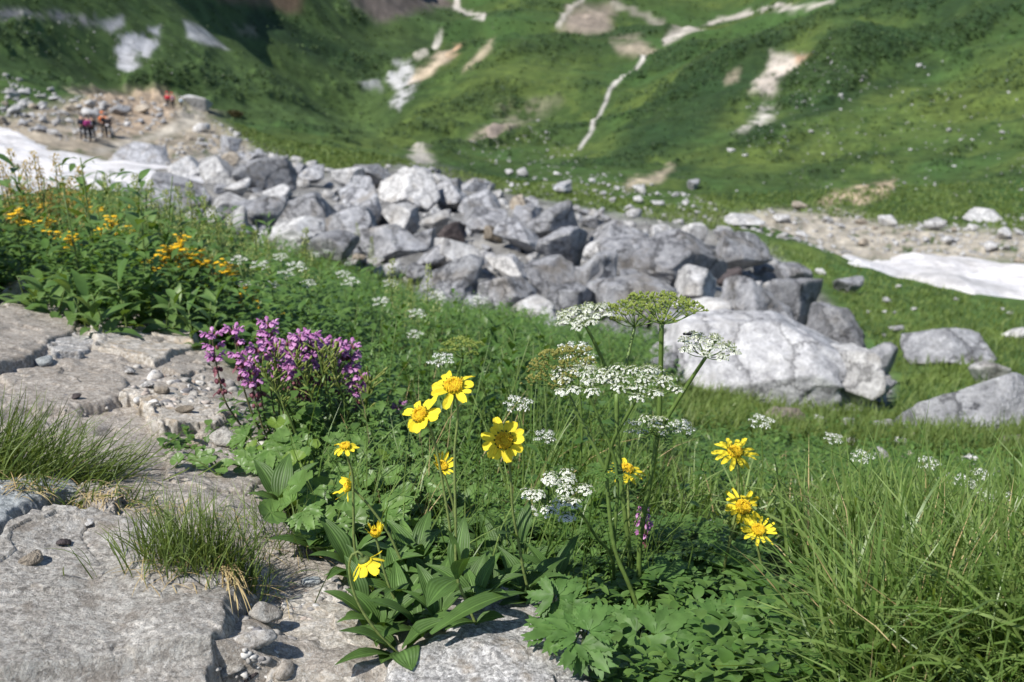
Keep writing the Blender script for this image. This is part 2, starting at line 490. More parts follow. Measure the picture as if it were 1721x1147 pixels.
def hit(u, v, rmin=0.6):
    """where the line of sight through a picture point meets the ground"""
    d = ray(u, v); e = d[2] / math.hypot(d[0], d[1]); th = math.atan2(d[0], d[1])
    t = np.interp(th, TH, np.arange(len(TH))); i = min(int(t), len(TH) - 2); a = t - i
    col = (GZ[i] * (1 - a) + GZ[i + 1] * a - CAM[2]) / GR[0]
    ok = np.where((col >= e) & (GR[0] >= rmin))[0]
    j = ok[0] if len(ok) else len(LL) - 1
    if j > 0 and col[j - 1] < e:
        f = (e - col[j - 1]) / (col[j] - col[j - 1]); L = LL[j - 1] + f * (LL[j] - LL[j - 1])
    else: L = LL[j]
    r = math.exp(L)
    x, y = r * math.sin(th), r * math.cos(th)
    return np.array([x, y, float(height(np.array(x), np.array(y)))])

# ground cover colours: grass tones by patches, and bare earth, scree, stream beds where they lie, with some slope shade painted in
c_grass = np.array([0.052, 0.088, 0.025]); c_yel = np.array([0.088, 0.122, 0.030]); c_dark = np.array([0.018, 0.038, 0.015])
c_fresh = np.array([0.046, 0.094, 0.028])
CC = np.zeros(GT.shape + (3,)); CC[:] = c_grass
n1 = fbm(GT * 16, GL * 5, 5, 3, 0.6); n2 = fbm(GT * 40 + GL * 9, GL * 13, 5, 8, 0.6); n3 = fbm(GT * 110, GL * 36, 4, 14, 0.65)
def blend(C, c, w): return C * (1 - w[..., None]) + np.asarray(c) * w[..., None]
lm = sstep(760, 560, GU) * sstep(260, 200, GV)
CC = blend(CC, c_yel, sstep(0.0, 0.5, n1 + 0.4 * n3) * 0.75 * (1 - 0.8 * lm))
CC = blend(CC, c_fresh, sstep(0.05, 0.5, -n1 + 0.4 * n2) * 0.7)
# the far slopes: brush in dark belts that run along the slope
farw = sstep(60, 120, GR)
belt = fbm((GT * 9 + GL * 1.2), GL * 6 - GT * 14, 5, 21, 0.6)
right_up = sstep(1150, 1700, GU) * sstep(330, 60, GV)
left_up = sstep(760, 500, GU) * sstep(200, 60, GV)
brush = sstep(0.10, 0.32, belt + 0.35 * right_up - 0.02 * left_up + 0.30 * n2 - 0.05) * farw
GZ = GZ + 0.006 * GR * farw * sstep(80, 250, GR) * belt
GZ = GZ + brush * np.clip(GR * 0.006, 0, 2.2) * (0.7 + 0.8 * n3)
CC = blend(CC, c_dark, brush * 0.6)
wob1 = n2 * 10 + n3 * 6; wob2 = fbm(GT * 70, GL * 22, 4, 33, 0.6) * 10
def patch(poly, col, soft=4, amt=1.0, wob=1.0, rmin=30, broken=0.0):
    global CC
    P = np.array(poly, float)
    m = (GU > P[:, 0].min() - 30) & (GU < P[:, 0].max() + 30) & (GV > P[:, 1].min() - 30) & (GV < P[:, 1].max() + 30) & (GR > rmin)
    if not m.any(): return
    d = sdf(GU[m] + wob * wob1[m], GV[m] + wob * 0.6 * wob2[m], poly)
    w = sstep(-soft * 1.7, soft * 1.7, d - broken * 12 * np.abs(n3[m]) ) * amt
    if broken: w = w * sstep(-0.25, 0.25, n3[m] + 0.5 - broken * 0.7 + 0.3 * n2[m])
    C = CC[m]; v = (1 + 0.35 * n3[m])[:, None]
    CC[m] = C * (1 - w[:, None]) + np.asarray(col) * v * w[:, None]
def line(pts, wd, col, amt=1.0, rmin=30, wob=0.3):
    global CC
    P = np.array(pts, float)
    m = (GU > P[:, 0].min() - 30) & (GU < P[:, 0].max() + 30) & (GV > P[:, 1].min() - 30) & (GV < P[:, 1].max() + 30) & (GR > rmin)
    if not m.any(): return
    d = segdist(GU[m] + wob * wob1[m], GV[m] + wob * wob2[m] * 0.5, pts, False)
    w = sstep(wd * 0.5 + 2, wd * 0.5 - 2, d) * amt
    CC[m] = CC[m] * (1 - w[:, None]) + np.asarray(col) * (1 + 0.3 * n3[m])[:, None] * w[:, None]
GREY = (0.30, 0.30, 0.32); PALE = (0.46, 0.43, 0.39); BEIGE = (0.40, 0.33, 0.25); PINK = (0.30, 0.245, 0.21); BROWN = (0.16, 0.10, 0.075); STONE = (0.40, 0.37, 0.33)
patch([(-400,200),(0,130),(330,190),(640,236),(668,190),(640,140),(700,100),(735,60),(775,20),(775,-60),(-400,-60)], (0.054,0.090,0.032), 10, 0.6, rmin=150)  # left mountainside: its weaker sunlight is put into the grass colour
patch([(330,60),(430,75),(560,130),(640,190),(655,225),(600,215),(480,150),(380,100)], (0.060,0.098,0.028), 14, 0.6, rmin=150)
patch([(420,0),(520,45),(635,112),(610,132),(500,88),(410,48)], c_dark, 8, 0.9, rmin=150)  # shading along the spur ridge, painted as a dark band
patch([(1295,55),(1335,72),(1285,108),(1258,165),(1185,228),(1080,272),(1015,264),(1095,182),(1180,112),(1240,78)], c_dark, 10, 0.75, broken=0.1)
patch([(1570,112),(1480,158),(1330,212),(1130,300),(1110,290),(1240,238),(1330,190),(1450,140)], c_dark, 7, 0.75, broken=0.15)
patch([(1380,-20),(1500,20),(1640,60),(1721,20),(1900,-20),(1900,-60),(1380,-60)], c_dark, 14, 0.75, broken=0.2)
patch([(1400,40),(1480,60),(1600,110),(1560,130),(1440,95),(1380,70)], c_dark, 12, 0.6, broken=0.25)
patch([(1330,222),(1560,155),(1721,75),(1900,10),(1900,180),(1721,215),(1500,255),(1230,300)], c_yel, 14, 0.6, broken=0.15)
patch([(640,232),(720,150),(830,100),(930,70),(1010,80),(960,150),(860,190),(740,230)], c_yel, 16, 0.55, broken=0.1)
patch([(860,70),(1010,62),(1060,80),(960,100),(880,98)], c_dark, 10, 0.6, broken=0.2)
patch([(690,190),(800,170),(880,160),(760,200)], c_dark, 8, 0.5, broken=0.2)
patch([(700,275),(830,280),(905,300),(860,308),(760,296)], c_dark, 6, 0.6, broken=0.1, rmin=38)
patch([(0,18),(55,22),(95,16),(155,20),(160,38),(85,34),(0,38)], (0.20,0.19,0.21), 6, 0.9, broken=0.5)
patch([(162,32),(205,18),(205,40),(182,52)], GREY, 4, 0.9, broken=0.3)
patch([(190,58),(272,38),(268,70),(240,112),(222,124),(200,110),(194,85)], (0.38,0.38,0.40), 3, 0.95, 0.7, broken=0.5)
patch([(310,30),(345,46),(384,84),(345,76),(318,62)], (0.36,0.36,0.37), 3, 0.9, 0.6)
patch([(385,40),(430,42),(432,62),(400,64)], (0.2,0.18,0.13), 4, 0.7, broken=0.5)
patch([(360,-30),(510,-30),(505,10),(495,18),(440,6),(370,2)], BROWN, 6, 0.8)
patch([(560,-40),(735,-40),(765,12),(700,20),(640,36),(600,16)], (0.13,0.105,0.10), 6, 0.9)
patch([(560,50),(640,80),(760,50),(720,90),(640,110)], c_dark, 8, 0.5)
patch([(640,200),(690,110),(760,70),(800,40),(790,80),(735,135),(700,180),(665,215)], c_dark, 10, 0.55)
line([(770,-10),(765,10),(785,25),(812,30)], 9, PALE)
line([(742,62),(728,82)], 10, PALE, 0.8); line([(715,95),(700,100)], 12, STONE, 0.7)
patch([(662,105),(690,108),(705,135),(690,158),(672,182),(660,172),(668,150),(650,140)], (0.42,0.42,0.43), 4, 0.9, broken=0.35)
patch([(600,145),(640,140),(640,150),(610,152)], GREY, 4, 0.8, broken=0.3)
patch([(776,76),(770,90),(712,132),(690,138),(700,120),(750,88)], BEIGE, 4, 0.95)
patch([(765,78),(780,74),(772,90),(755,96)], (0.42,0.25,0.15), 4, 0.7)
patch([(830,68),(824,84),(790,118),(778,122),(795,100)], BEIGE, 4, 0.85)
patch([(955,18),(1030,8),(1024,55),(975,56),(940,52)], PINK, 8, 0.85)
line([(980,2),(955,20),(936,42)], 8, STONE, 0.8); line([(1030,8),(1090,28),(1140,52)], 10, (0.27,0.25,0.21), 0.8)
line([(1118,66),(1150,54),(1185,44),(1205,30),(1262,19)], 8, STONE); line([(1275,17),(1330,10),(1400,-2)], 6, STONE)
patch([(1030,74),(1070,68),(1112,86),(1085,94),(1040,86)], (0.33,0.28,0.22), 5, 0.85)
line([(1086,97),(1062,124),(1028,146),(1018,170),(1004,200),(993,222),(974,250)], 5.5, (0.44,0.42,0.39), 0.95, 30, 0.22)
patch([(772,244),(830,212),(862,205),(872,214),(835,238)], PINK, 6, 0.9, broken=0.15)
patch([(840,190),(900,170),(940,170),(880,215)], PINK, 10, 0.4, broken=0.4)
patch([(1296,88),(1352,94),(1325,130),(1290,166),(1266,156),(1284,120)], (0.44,0.39,0.34), 5, 0.95, broken=0.15)
patch([(1335,90),(1356,96),(1340,108)], (0.30,0.17,0.10), 4, 0.8)
patch([(1288,180),(1304,194),(1250,228),(1232,226),(1262,205)], PALE, 5, 0.85, broken=0.3)
patch([(1220,125),(1245,116),(1240,140),(1222,142)], BEIGE, 4, 0.6, broken=0.3)
patch([(1370,342),(1405,322),(1430,318),(1505,300),(1490,328),(1445,346),(1420,334),(1390,350)], (0.46,0.36,0.26), 4, 0.95, broken=0.2)
patch([(1095,296),(1132,280),(1110,305),(1050,318),(1055,305)], BEIGE, 5, 0.9)
patch([(685,262),(712,250),(732,272),(700,278)], STONE, 5, 0.9)
patch([(1180,372),(1300,352),(1420,356),(1500,378),(1800,395),(1800,445),(1700,440),(1400,440),(1250,408)], (0.38,0.34,0.285), 8, 0.92, broken=0.1)
patch([(1080,360),(1200,352),(1260,380),(1160,385)], STONE, 8, 0.5, broken=0.4)
patch([(-300,225),(0,205),(60,185),(120,168),(200,158),(345,192),(420,240),(440,300),(350,310),(200,275),(0,250),(-300,280)], (0.30,0.255,0.205), 10, 0.9, rmin=40, broken=0.1)
patch([(150,165),(280,160),(300,195),(230,225),(140,230)], (0.34,0.26,0.19), 8, 0.8, rmin=60)
patch([(350,188),(330,215),(270,232),(170,260),(150,252),(255,225),(300,200)], (0.36,0.33,0.28), 3, 0.95, 0.3, rmin=60)
RIDGE = [(190,300),(340,262),(440,250),(560,288),(700,275),(850,322),(1000,352),(1210,385),(1300,425),(1375,500),(1450,600),(1500,650),(1480,690),(1300,690),(1180,640),(1110,590),(930,560),(760,540),(690,480),(560,430),(420,400),(300,370)]
patch(RIDGE, (0.21,0.205,0.20), 10, 0.97, 1.0, rmin=6)
# near ground is soil under the plants
nearw = sstep(3.0, 1.7, GR)
CC = blend(CC, np.array([0.034, 0.050, 0.016]), nearw * 0.9)
CC = CC * (1 + 0.35 * sstep(70, 20, GR) * sstep(1.8, 3.5, GR) * (CC[..., 1] > CC[..., 0] * 1.1))[..., None]
CC *= (1 + 0.28 * n3 + 0.16 * n2)[..., None]
CC = np.clip(CC, 0.004, 0.8)

m, n, l = new_mat('ground')
ca = N_(n, 'ShaderNodeVertexColor', layer_name='col')
g = N_(n, 'ShaderNodeNewGeometry')
acc = ca.outputs['Color']
for s_, amp in ((0.35, 0.3), (2.5, 0.28), (22.0, 0.3)):
    t = N_(n, 'ShaderNodeTexNoise', Scale=s_, Detail=6.0, Roughness=0.7); l.new(g.outputs['Position'], t.inputs['Vector'])
    acc = mix(n, l, 1.0, acc, ramp(n, l, t.outputs['Fac'], [(0.3, 1 - amp), (0.7, 1 + amp)]), 'MULTIPLY')
p = N_(n, 'ShaderNodeBsdfPrincipled', Roughness=0.9); p.inputs['Specular IOR Level'].default_value = 0.1
l.new(acc, p.inputs['Base Color'])
bp = N_(n, 'ShaderNodeBump', Strength=0.7, Distance=0.12)
t = N_(n, 'ShaderNodeTexNoise', Scale=0.9, Detail=8.0, Roughness=0.75); l.new(g.outputs['Position'], t.inputs['Vector'])
l.new(t.outputs['Fac'], bp.inputs['Height']); l.new(bp.outputs['Normal'], p.inputs['Normal'])
o = N_(n, 'ShaderNodeOutputMaterial'); l.new(p.outputs[0], o.inputs['Surface'])
M_ground = m
nt_, nl_ = GT.shape
i = np.arange(nt_ - 1)[:, None] * nl_; j = np.arange(nl_ - 1)[None]
FQ = np.stack([i + j, i + nl_ + j, i + nl_ + j + 1, i + j + 1], -1).reshape(-1, 4)
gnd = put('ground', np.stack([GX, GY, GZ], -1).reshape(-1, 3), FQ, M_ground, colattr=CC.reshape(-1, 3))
gnd['kind'] = 'structure'
gnd['label'] = 'grassy alpine ground falling away into a deep green valley between mountainsides'

def facets(X, Y, cell, seed, amp, tilt):
    """broken stone: flat chips of random height and lean"""
    x, y = X / cell, Y / cell
    x = x + .35 * fbm(x * 1.3, y * 1.3, 3, seed + 3); y = y + .35 * fbm(x * 1.3 + 9, y * 1.3, 3, seed + 4)
    ix, iy = np.floor(x), np.floor(y); best = np.full(np.shape(x), 9.0); out = np.zeros(np.shape(x))
    for dx in (-1, 0, 1):
        for dy in (-1, 0, 1):
            cx, cy = ix + dx, iy + dy
            px, py = x - cx - hash2(cx, cy, seed), y - cy - hash2(cx, cy, seed + 1)
            d = px * px + py * py
            z = amp * (hash2(cx, cy, seed + 2) * 2 - 1) + tilt * cell * (px * (hash2(cx, cy, seed + 5) * 2 - 1) + py * (hash2(cx, cy, seed + 6) * 2 - 1))
            k = d < best; out = np.where(k, z, out); best = np.where(k, d, best)
    return out

# ------------------------------------------------------------------ sheets laid on the ground: trail, slabs, snow
def drape(name, poly, mat, thick, edge, res=110, flat=0.0, relief=0.01, rs=8.0, rmin=0.6, seed=1, wob=0.0, extra=None, tilt=(0, 0), asobj=True, sink=0.03, oc=4, gain=0.55, flush=False):
    P = np.array([hit(u, v, rmin) for u, v in poly])
    xy = P[:, :2]
    lo, hi = xy.min(0) - 0.02, xy.max(0) + 0.02
    ext = hi - lo; h = max(ext) / res
    nx, ny = int(ext[0] / h) + 2, int(ext[1] / h) + 2
    X, Y = np.meshgrid(lo[0] + np.arange(nx) * h, lo[1] + np.arange(ny) * h, indexing='ij')
    wx = wob * fbm(X / max(ext) * 9, Y / max(ext) * 9, 4, seed + 5); wy = wob * fbm(X / max(ext) * 9 + 40, Y / max(ext) * 9, 4, seed + 6)
    d = sdf(X + wx, Y + wy, [tuple(a) for a in xy])
    base = height(X, Y)
    if flat:
        A = np.c_[P[:, :2], np.ones(len(P))]; c, *_ = np.linalg.lstsq(A, P[:, 2], rcond=None)
        base = base * (1 - flat) + (c[0] * X + c[1] * Y + c[2]) * flat
    x = np.clip(d / edge, 0, 1)
    prof = np.sqrt(np.clip(1 - (1 - x) ** 2, 0, 1))
    Z = base + thick * prof
    if relief: Z = Z + relief * fbm(X * rs, Y * rs, oc, seed, gain) * np.clip(d / edge + (0 if flush else 0.3), 0, 1)
    if extra is not None: Z = Z + extra(X, Y, d)
    Z = Z + tilt[0] * (X - X.mean()) + tilt[1] * (Y - Y.mean())
    Z = np.where(d < 0, np.minimum(height(X, Y), Z) - sink - np.clip(-d, 0, h) * 0, Z)
    keep = d > -1.6 * h
    idx = -np.ones(X.shape, int)
    q = keep[:-1, :-1] & keep[1:, :-1] & keep[1:, 1:] & keep[:-1, 1:]
    used = np.zeros(X.shape, bool)
    used[:-1, :-1] |= q; used[1:, :-1] |= q; used[1:, 1:] |= q; used[:-1, 1:] |= q
    idx[used] = np.arange(used.sum())
    a = np.stack([idx[:-1, :-1], idx[1:, :-1], idx[1:, 1:], idx[:-1, 1:]], -1)[q]
    V = np.stack([X[used], Y[used], Z[used]], -1)
    org = np.array([xy[:, 0].mean(), xy[:, 1].mean(), 0.0]); org[2] = float(height(org[0], org[1]))
    return put(name, V, a, mat, origin=org)

M_snow = None
m, n, l = new_mat('snow')
g = N_(n, 'ShaderNodeNewGeometry')
t1 = N_(n, 'ShaderNodeTexNoise', Scale=0.35, Detail=7.0, Roughness=0.65, Distortion=1.0); l.new(g.outputs['Position'], t1.inputs['Vector'])
t2 = N_(n, 'ShaderNodeTexNoise', Scale=3.0, Detail=6.0, Roughness=0.7); l.new(g.outputs['Position'], t2.inputs['Vector'])
c = ramp(n, l, t1.outputs['Fac'], [(0.34, (0.50, 0.485, 0.48)), (0.5, (0.72, 0.70, 0.705)), (0.62, (0.80, 0.79, 0.80))])
c = mix(n, l, 1.0, c, ramp(n, l, t2.outputs['Fac'], [(0.3, 0.66), (0.55, 1.03)]), 'MULTIPLY')
t3 = N_(n, 'ShaderNodeTexNoise', Scale=0.9, Detail=9.0, Roughness=0.8); l.new(g.outputs['Position'], t3.inputs['Vector'])
c = mix(n, l, ramp(n, l, t3.outputs['Fac'], [(0.56, 0.0), (0.68, 0.55)]), c, (0.34, 0.30, 0.27))
p = N_(n, 'ShaderNodeBsdfPrincipled', Roughness=0.7); l.new(c, p.inputs['Base Color'])
bp = N_(n, 'ShaderNodeBump', Strength=0.6, Distance=0.3); l.new(t2.outputs['Fac'], bp.inputs['Height']); l.new(bp.outputs['Normal'], p.inputs['Normal'])
o = N_(n, 'ShaderNodeOutputMaterial'); l.new(p.outputs[0], o.inputs['Surface'])
M_snow = m
s = drape('snow_patch', [(-260,225),(0,216),(50,235),(95,262),(150,268),(250,280),(300,300),(340,306),(365,322),(330,322),(260,318),(190,325),(130,322),(60,318),(-260,330)], M_snow, 0.45, 5.0, 260, 0.0, 0.28, 0.3, rmin=12, seed=4, wob=1.5, flush=True)
tag(s, 'dirty white snow patch in the hollow behind the flowering bank', 'snow patch')
s = drape('snow_patch', [(1400,432),(1480,431),(1600,440),(1721,452),(2000,470),(2000,540),(1721,524),(1640,503),(1540,478),(1460,458)], M_snow, 0.3, 2.5, 300, 0.0, 0.18, 0.4, rmin=23, seed=9, wob=0.8, flush=True)
tag(s, 'long bright snow patch below the stony flat beyond the green shoulder', 'snow patch')

# ------------------------------------------------------------------ boulders
def ico(sub):
    import bmesh
    bm = bmesh.new(); bmesh.ops.create_icosphere(bm, subdivisions=sub, radius=1.0)
    V = np.array([v.co[:] for v in bm.verts]); F = np.array([[v.index for v in f.verts] for f in bm.faces]); bm.free()
    return norm(V), F
ICO = {s: ico(s) for s in (2, 3, 4, 5, 6)}

def rock_shape(seed, sub=4, nplanes=16, planes=None, bev=0.05, rough=0.05, stretch=(1, 1, 1), pits=0.0, chip=0.0):
    rg = np.random.default_rng(seed)
    D, F = ICO[sub]
    if planes is None:
        nrm = norm(rg.normal(size=(nplanes, 3))); hh = rg.uniform(0.55, 1.0, nplanes)
    else:
        nrm = norm(np.array([p[:3] for p in planes])); hh = np.array([p[3] for p in planes])
    dd = D @ nrm.T
    r = np.where(dd > 0.05, hh[None] / np.maximum(dd, 0.05), 9.0)
    k = -bev * np.log(np.exp(-np.clip(r, 0, 3) / bev).sum(1))
    k = np.minimum(k, 1.6)
    V = D * k[:, None]
    V = V * (1 + rough * fbm3(V * 2.2 + seed, 5, seed, 0.6)[:, None])
    if chip:
        c = norm(rg.normal(size=(34, 3))); Vn = norm(V + 0.16 * np.stack([fbm3(V * 3 + 7 * i, 3, seed + i) for i in range(3)], -1))
        V = V * (1 + chip * rg.uniform(-1, 1, 34)[np.argmax(Vn @ c.T, axis=1)])[:, None]
    if pits:
        V = V * (1 - pits * np.clip(fbm3(V * 5 + 3 * seed, 3, seed + 50), 0, 1)[:, None])
    return V * np.array(stretch), F

M_rock = rock_mat('ridge_rock', (0.175, 0.18, 0.195), (0.41, 0.415, 0.44), (0.64, 0.645, 0.67), scale=0.9, bump=0.9, stain=((0.25, 0.215, 0.17), 0.6), rand=0.24, dist=0.12)
M_pale = rock_mat('pale_rock', (0.22, 0.22, 0.225), (0.46, 0.455, 0.455), (0.68, 0.68, 0.68), scale=1.0, bump=0.6, stain=((0.30, 0.27, 0.23), 0.5), rand=0.15, dist=0.08)
M_tan = rock_mat('tan_rock', (0.20, 0.17, 0.13), (0.36, 0.31, 0.25), (0.52, 0.47, 0.40), scale=0.9, bump=0.7, rand=0.2, dist=0.10)
M_darkrock_shade = rock_mat('dark_rock_and_shade', (0.055, 0.045, 0.045), (0.09, 0.075, 0.075), (0.14, 0.12, 0.12), scale=1.0, rand=0.1, dist=0.1)  # dark stones and branches; also paints the cave block's shade
PROTO = []
for k in range(16):
    V, F = rock_shape(100 + k, 5, 7 + k % 5, bev=0.008 + 0.006 * (k % 3), rough=0.07, chip=0.05)
    V /= np.abs(V).max(0)
    PROTO.append(mesh('boulder', V, F, M_rock))
PROTO_P = []
for k in range(10):
    V, F = rock_shape(300 + k, 3, 9 + k % 7, bev=0.05, rough=0.06); V /= np.abs(V).max(0)
    PROTO_P.append(mesh('rock', V, F, M_pale))
PROTO_T = []
for k in range(4):
    V, F = rock_shape(400 + k, 3, 10, bev=0.05, rough=0.06); V /= np.abs(V).max(0)
    PROTO_T.append(mesh('rock', V, F, M_tan))

def boulder(u, vt, vb, w, label, k=0, rz=0.0, mat=None, group=None, me=None, rmin=3.0, depth=0.85, name='boulder', cat='boulder', sink=0.25, tilt=(0, 0), hs=1.0):
    P = hit(u, vb, rmin); dist = np.linalg.norm(P - CAM)
    wm = w / F0 * dist / 2; hm = hs * (vb - vt) / F0 * dist / 2 * 0.92
    o = bpy.data.objects.new(name, me or PROTO[k % len(PROTO)])
    COL.objects.link(o)
    o.scale = (wm * 1.08, wm * depth, hm * (1 + sink))
    o.rotation_euler = (tilt[0], tilt[1], rz)
    d = norm(np.array([P[0], P[1], 0]))
    o.location = P + d * wm * depth * 0.55 + np.array([0, 0, hm * (1 - sink)])
    if mat and o.data.materials[0] != mat:
        o.data = o.data.copy(); o.data.materials[0] = mat
    tag(o, label, cat, group)
    return o, P, dist
# ------------------------------------------------------------------ the grey boulder ridge: the blocks that can be told apart ...
BIG = [
 # u, top, bottom, width, shape, turn, material, label
 (1040,363,420,98,0,0.3,None,'rounded grey boulder crowning the ridge crest, grass behind it'),
 (1150,386,482,170,1,0.9,None,'broad angular grey boulder with split faces below the rounded crest boulder'),
 (700,282,352,118,2,0.2,M_pale,'pale wedge boulder standing highest on the middle of the ridge'),
 (615,300,385,110,3,1.2,None,'tall grey block leaning left of the pale wedge boulder'),
 (520,298,392,150,4,2.1,None,'wide sloping grey boulder on the left part of the ridge, flat top'),
 (440,330,392,90,5,0.4,None,'grey slab propped over a dark hollow at the left end of the ridge'),
 (738,348,402,78,6,1.9,M_pale,'pale rounded boulder beside a black cave mouth in the middle of the ridge'),
 (768,368,414,60,7,0.1,M_darkrock_shade,'small block coloured dark for the shade of the black cave beside the pale rounded boulder'),  # dark colour on this block stands in for shade in the hollow
 (806,312,365,80,8,2.6,None,'square grey block on the crest right of the pale wedge boulder'),
 (880,343,392,90,9,0.7,None,'blunt grey boulder on the crest, deep shadow on its right'),
 (1012,412,498,112,10,1.5,None,'grey boulder with a black shaded right face behind the green seed heads'),
 (920,430,505,120,11,0.5,None,'low grey boulder left of the boulder with the black right face'),
 (850,440,530,130,12,2.9,None,'long tilted grey boulder in the lower middle of the ridge'),
 (760,430,520,140,13,1.1,None,'large flat faced grey boulder above the leafy undergrowth'),
 (660,380,450,120,14,0.2,None,'dark grey blocky boulder on the left flank above white flowers'),
 (565,390,452,110,15,1.0,None,'grey boulder low on the ridge just above the yellow flower bank'),
 (1230,455,482,62,3,0.2,M_darkrock_shade,'flat dark maroon block lying on the ridge shoulder'),
 (1250,462,575,190,2,2.2,None,'rough grey boulder stacked on the back of the biggest white boulder'),
 (1325,455,560,130,10,0.9,None,'light grey boulder at the right shoulder of the ridge'),
 (1385,500,600,130,9,1.7,None,'grey block wedged behind the biggest white boulder, right end'),
 (960,520,580,110,0,0.6,None,'grey boulder in shade behind the tall white umbels'),
 (1120,500,580,110,8,2.0,None,'cracked grey boulder just right of the green seed heads'),
 (300,285,372,170,1,2.4,None,'long low grey boulder at the edge of the left snow patch'),
 (250,226,282,118,4,0.6,None,'big pointed grey boulder below the hikers on the path'),
 (336,160,186,50,6,0.3,M_pale,'white flat topped boulder beside the far hikers at the path bend'),
 (400,345,395,60,7,1.4,M_pale,'pale boulder at the tip of the left snow patch'),
 (390,225,262,36,10,0.5,None,'upright grey block at the grass edge right of the path'),
 (1425,465,494,48,5,0.4,None,'small tilted rock alone on the green shoulder'),
 (1605,562,610,150,2,0.1,None,'wide flat pale boulder half sunk in grass at the right, undercut'),
 (1664,606,652,70,6,0.4,M_pale,'small pale pointed boulder between the two big right boulders'),
 (1712,545,568,44,8,0.2,M_pale,'rounded pale rock at the right edge below the snow'),
 (1308,690,716,90,9,0.2,M_tan,'flat tan rock lying in the grass below the biggest white boulder'),
 (1700,735,758,70,7,0.2,M_tan,'flat brownish rock in the grass at the right edge'),
 (1420,535,590,100,11,1.2,M_pale,'light rock behind the top edge of the biggest white boulder'),
 (1462,575,640,90,13,0.6,None,'grey sloping rock behind the pitted end of the biggest white boulder'),
 (1180,590,640,90,14,0.6,M_pale,'pale rock at the left foot of the biggest white boulder'),
 (1110,590,650,60,5,0.6,None,'small grey rock in the grass left of the biggest white boulder'),
 (1650,345,372,80,4,0.4,M_pale,'white boulder on the stony bank above the long snow patch'),
 (1242,360,382,66,12,0.4,M_pale,'flat white boulder at the left end of the stony flat'),
 (950,305,326,44,3,0.4,None,'lone grey boulder on grass just beyond the ridge crest'),
 (1165,300,320,20,5,0.4,None,'little upright grey rock on grass beyond the ridge'),
]
placed = []
for (u, vt, vb, w, k, rz, mt, lab) in BIG:
    boulder(u, vt, vb, w, lab, k, rz, mt, rmin=(3.0 if vb > 380 else 15.0), sink=(0.5 if u > 1280 and vb > 560 else 0.25))
    placed.append((u, (vt + vb) / 2, w))

# the biggest one: long pale face towards the trail, dark pitted end on the right
P = hit(1335, 688, 4.0); dist = np.linalg.norm(P - CAM)
bw, bh = 372 / F0 * dist, 140 / F0 * dist
Vb, Fb = rock_shape(7, 6, planes=[(-0.30,-0.62,0.72,0.40),(0.40,-0.50,0.76,0.50),(0.10,-0.95,0.0,0.60),(0.93,-0.30,0.05,0.92),(0.55,-0.80,0.05,0.74),(0.72,0.0,0.66,0.66),(0.42,0.10,0.90,0.47),(-0.30,0.10,0.95,0.55),(-1,-0.15,0.15,0.94),(-0.75,-0.6,0.1,0.88),(0,1,0.2,0.8),(0,0,-1,0.7),(0.6,0.7,0.2,0.9),(-0.7,0.7,0.2,0.9)], bev=0.010, rough=0.05, chip=0.04)
pit = sstep(0.30, 0.6, Vb[:, 0]) * sstep(0.45, 0.0, Vb[:, 2]) * (Vb[:, 1] < 0.3)
Vb = Vb * (1 - 0.16 * pit * np.clip(fbm3(Vb * 4.5, 4, 77) + 0.10, 0, 1) * 1.6)[:, None]
Vb = Vb * np.array([bw / 2 / 0.94, bw * 0.36, bh * 0.92])
M_white = rock_mat('white_rock', (0.20, 0.20, 0.215), (0.46, 0.46, 0.48), (0.67, 0.67, 0.68), scale=1.3, bump=0.5, stain=((0.36, 0.35, 0.34), 0.6), rand=0.0, dist=0.08, crack=0.6)
c0 = P + np.array([-0.02, bw * 0.27, bh * 0.30])
o = put('boulder', Vb + c0, Fb, M_white, origin=c0)
o.rotation_euler = (0, R(10), R(-4))
tag(o, 'biggest boulder with a broad white face and a dark pitted right end', 'boulder')
placed.append((1320, 630, 200))

P = hit(1668, 728, 4.0); dist = np.linalg.norm(P - CAM); bw, bh = 205 / F0 * dist, 88 / F0 * dist
Vb, Fb = rock_shape(21, 5, planes=[(-0.55,-0.45,0.72,0.50),(0.15,-0.75,0.55,0.55),(0.75,-0.2,0.55,0.62),(-0.9,-.2,.1,.95),(.95,0,.1,.9),(0,1,.3,.7),(0,0,-1,.6),(0,-.95,-.1,.75),(-.3,.6,.7,.55)], bev=.010, rough=.05, chip=.03)
Vb = Vb * np.array([bw / 1.9, bw * .4, bh * .95]); c0 = P + np.array([.05, bw * .22, bh * .18])
o = put('boulder', Vb + c0, Fb, M_rock, origin=c0); tag(o, 'big pale pyramid boulder at the right edge above the grass', 'boulder'); placed.append((1668, 685, 220))
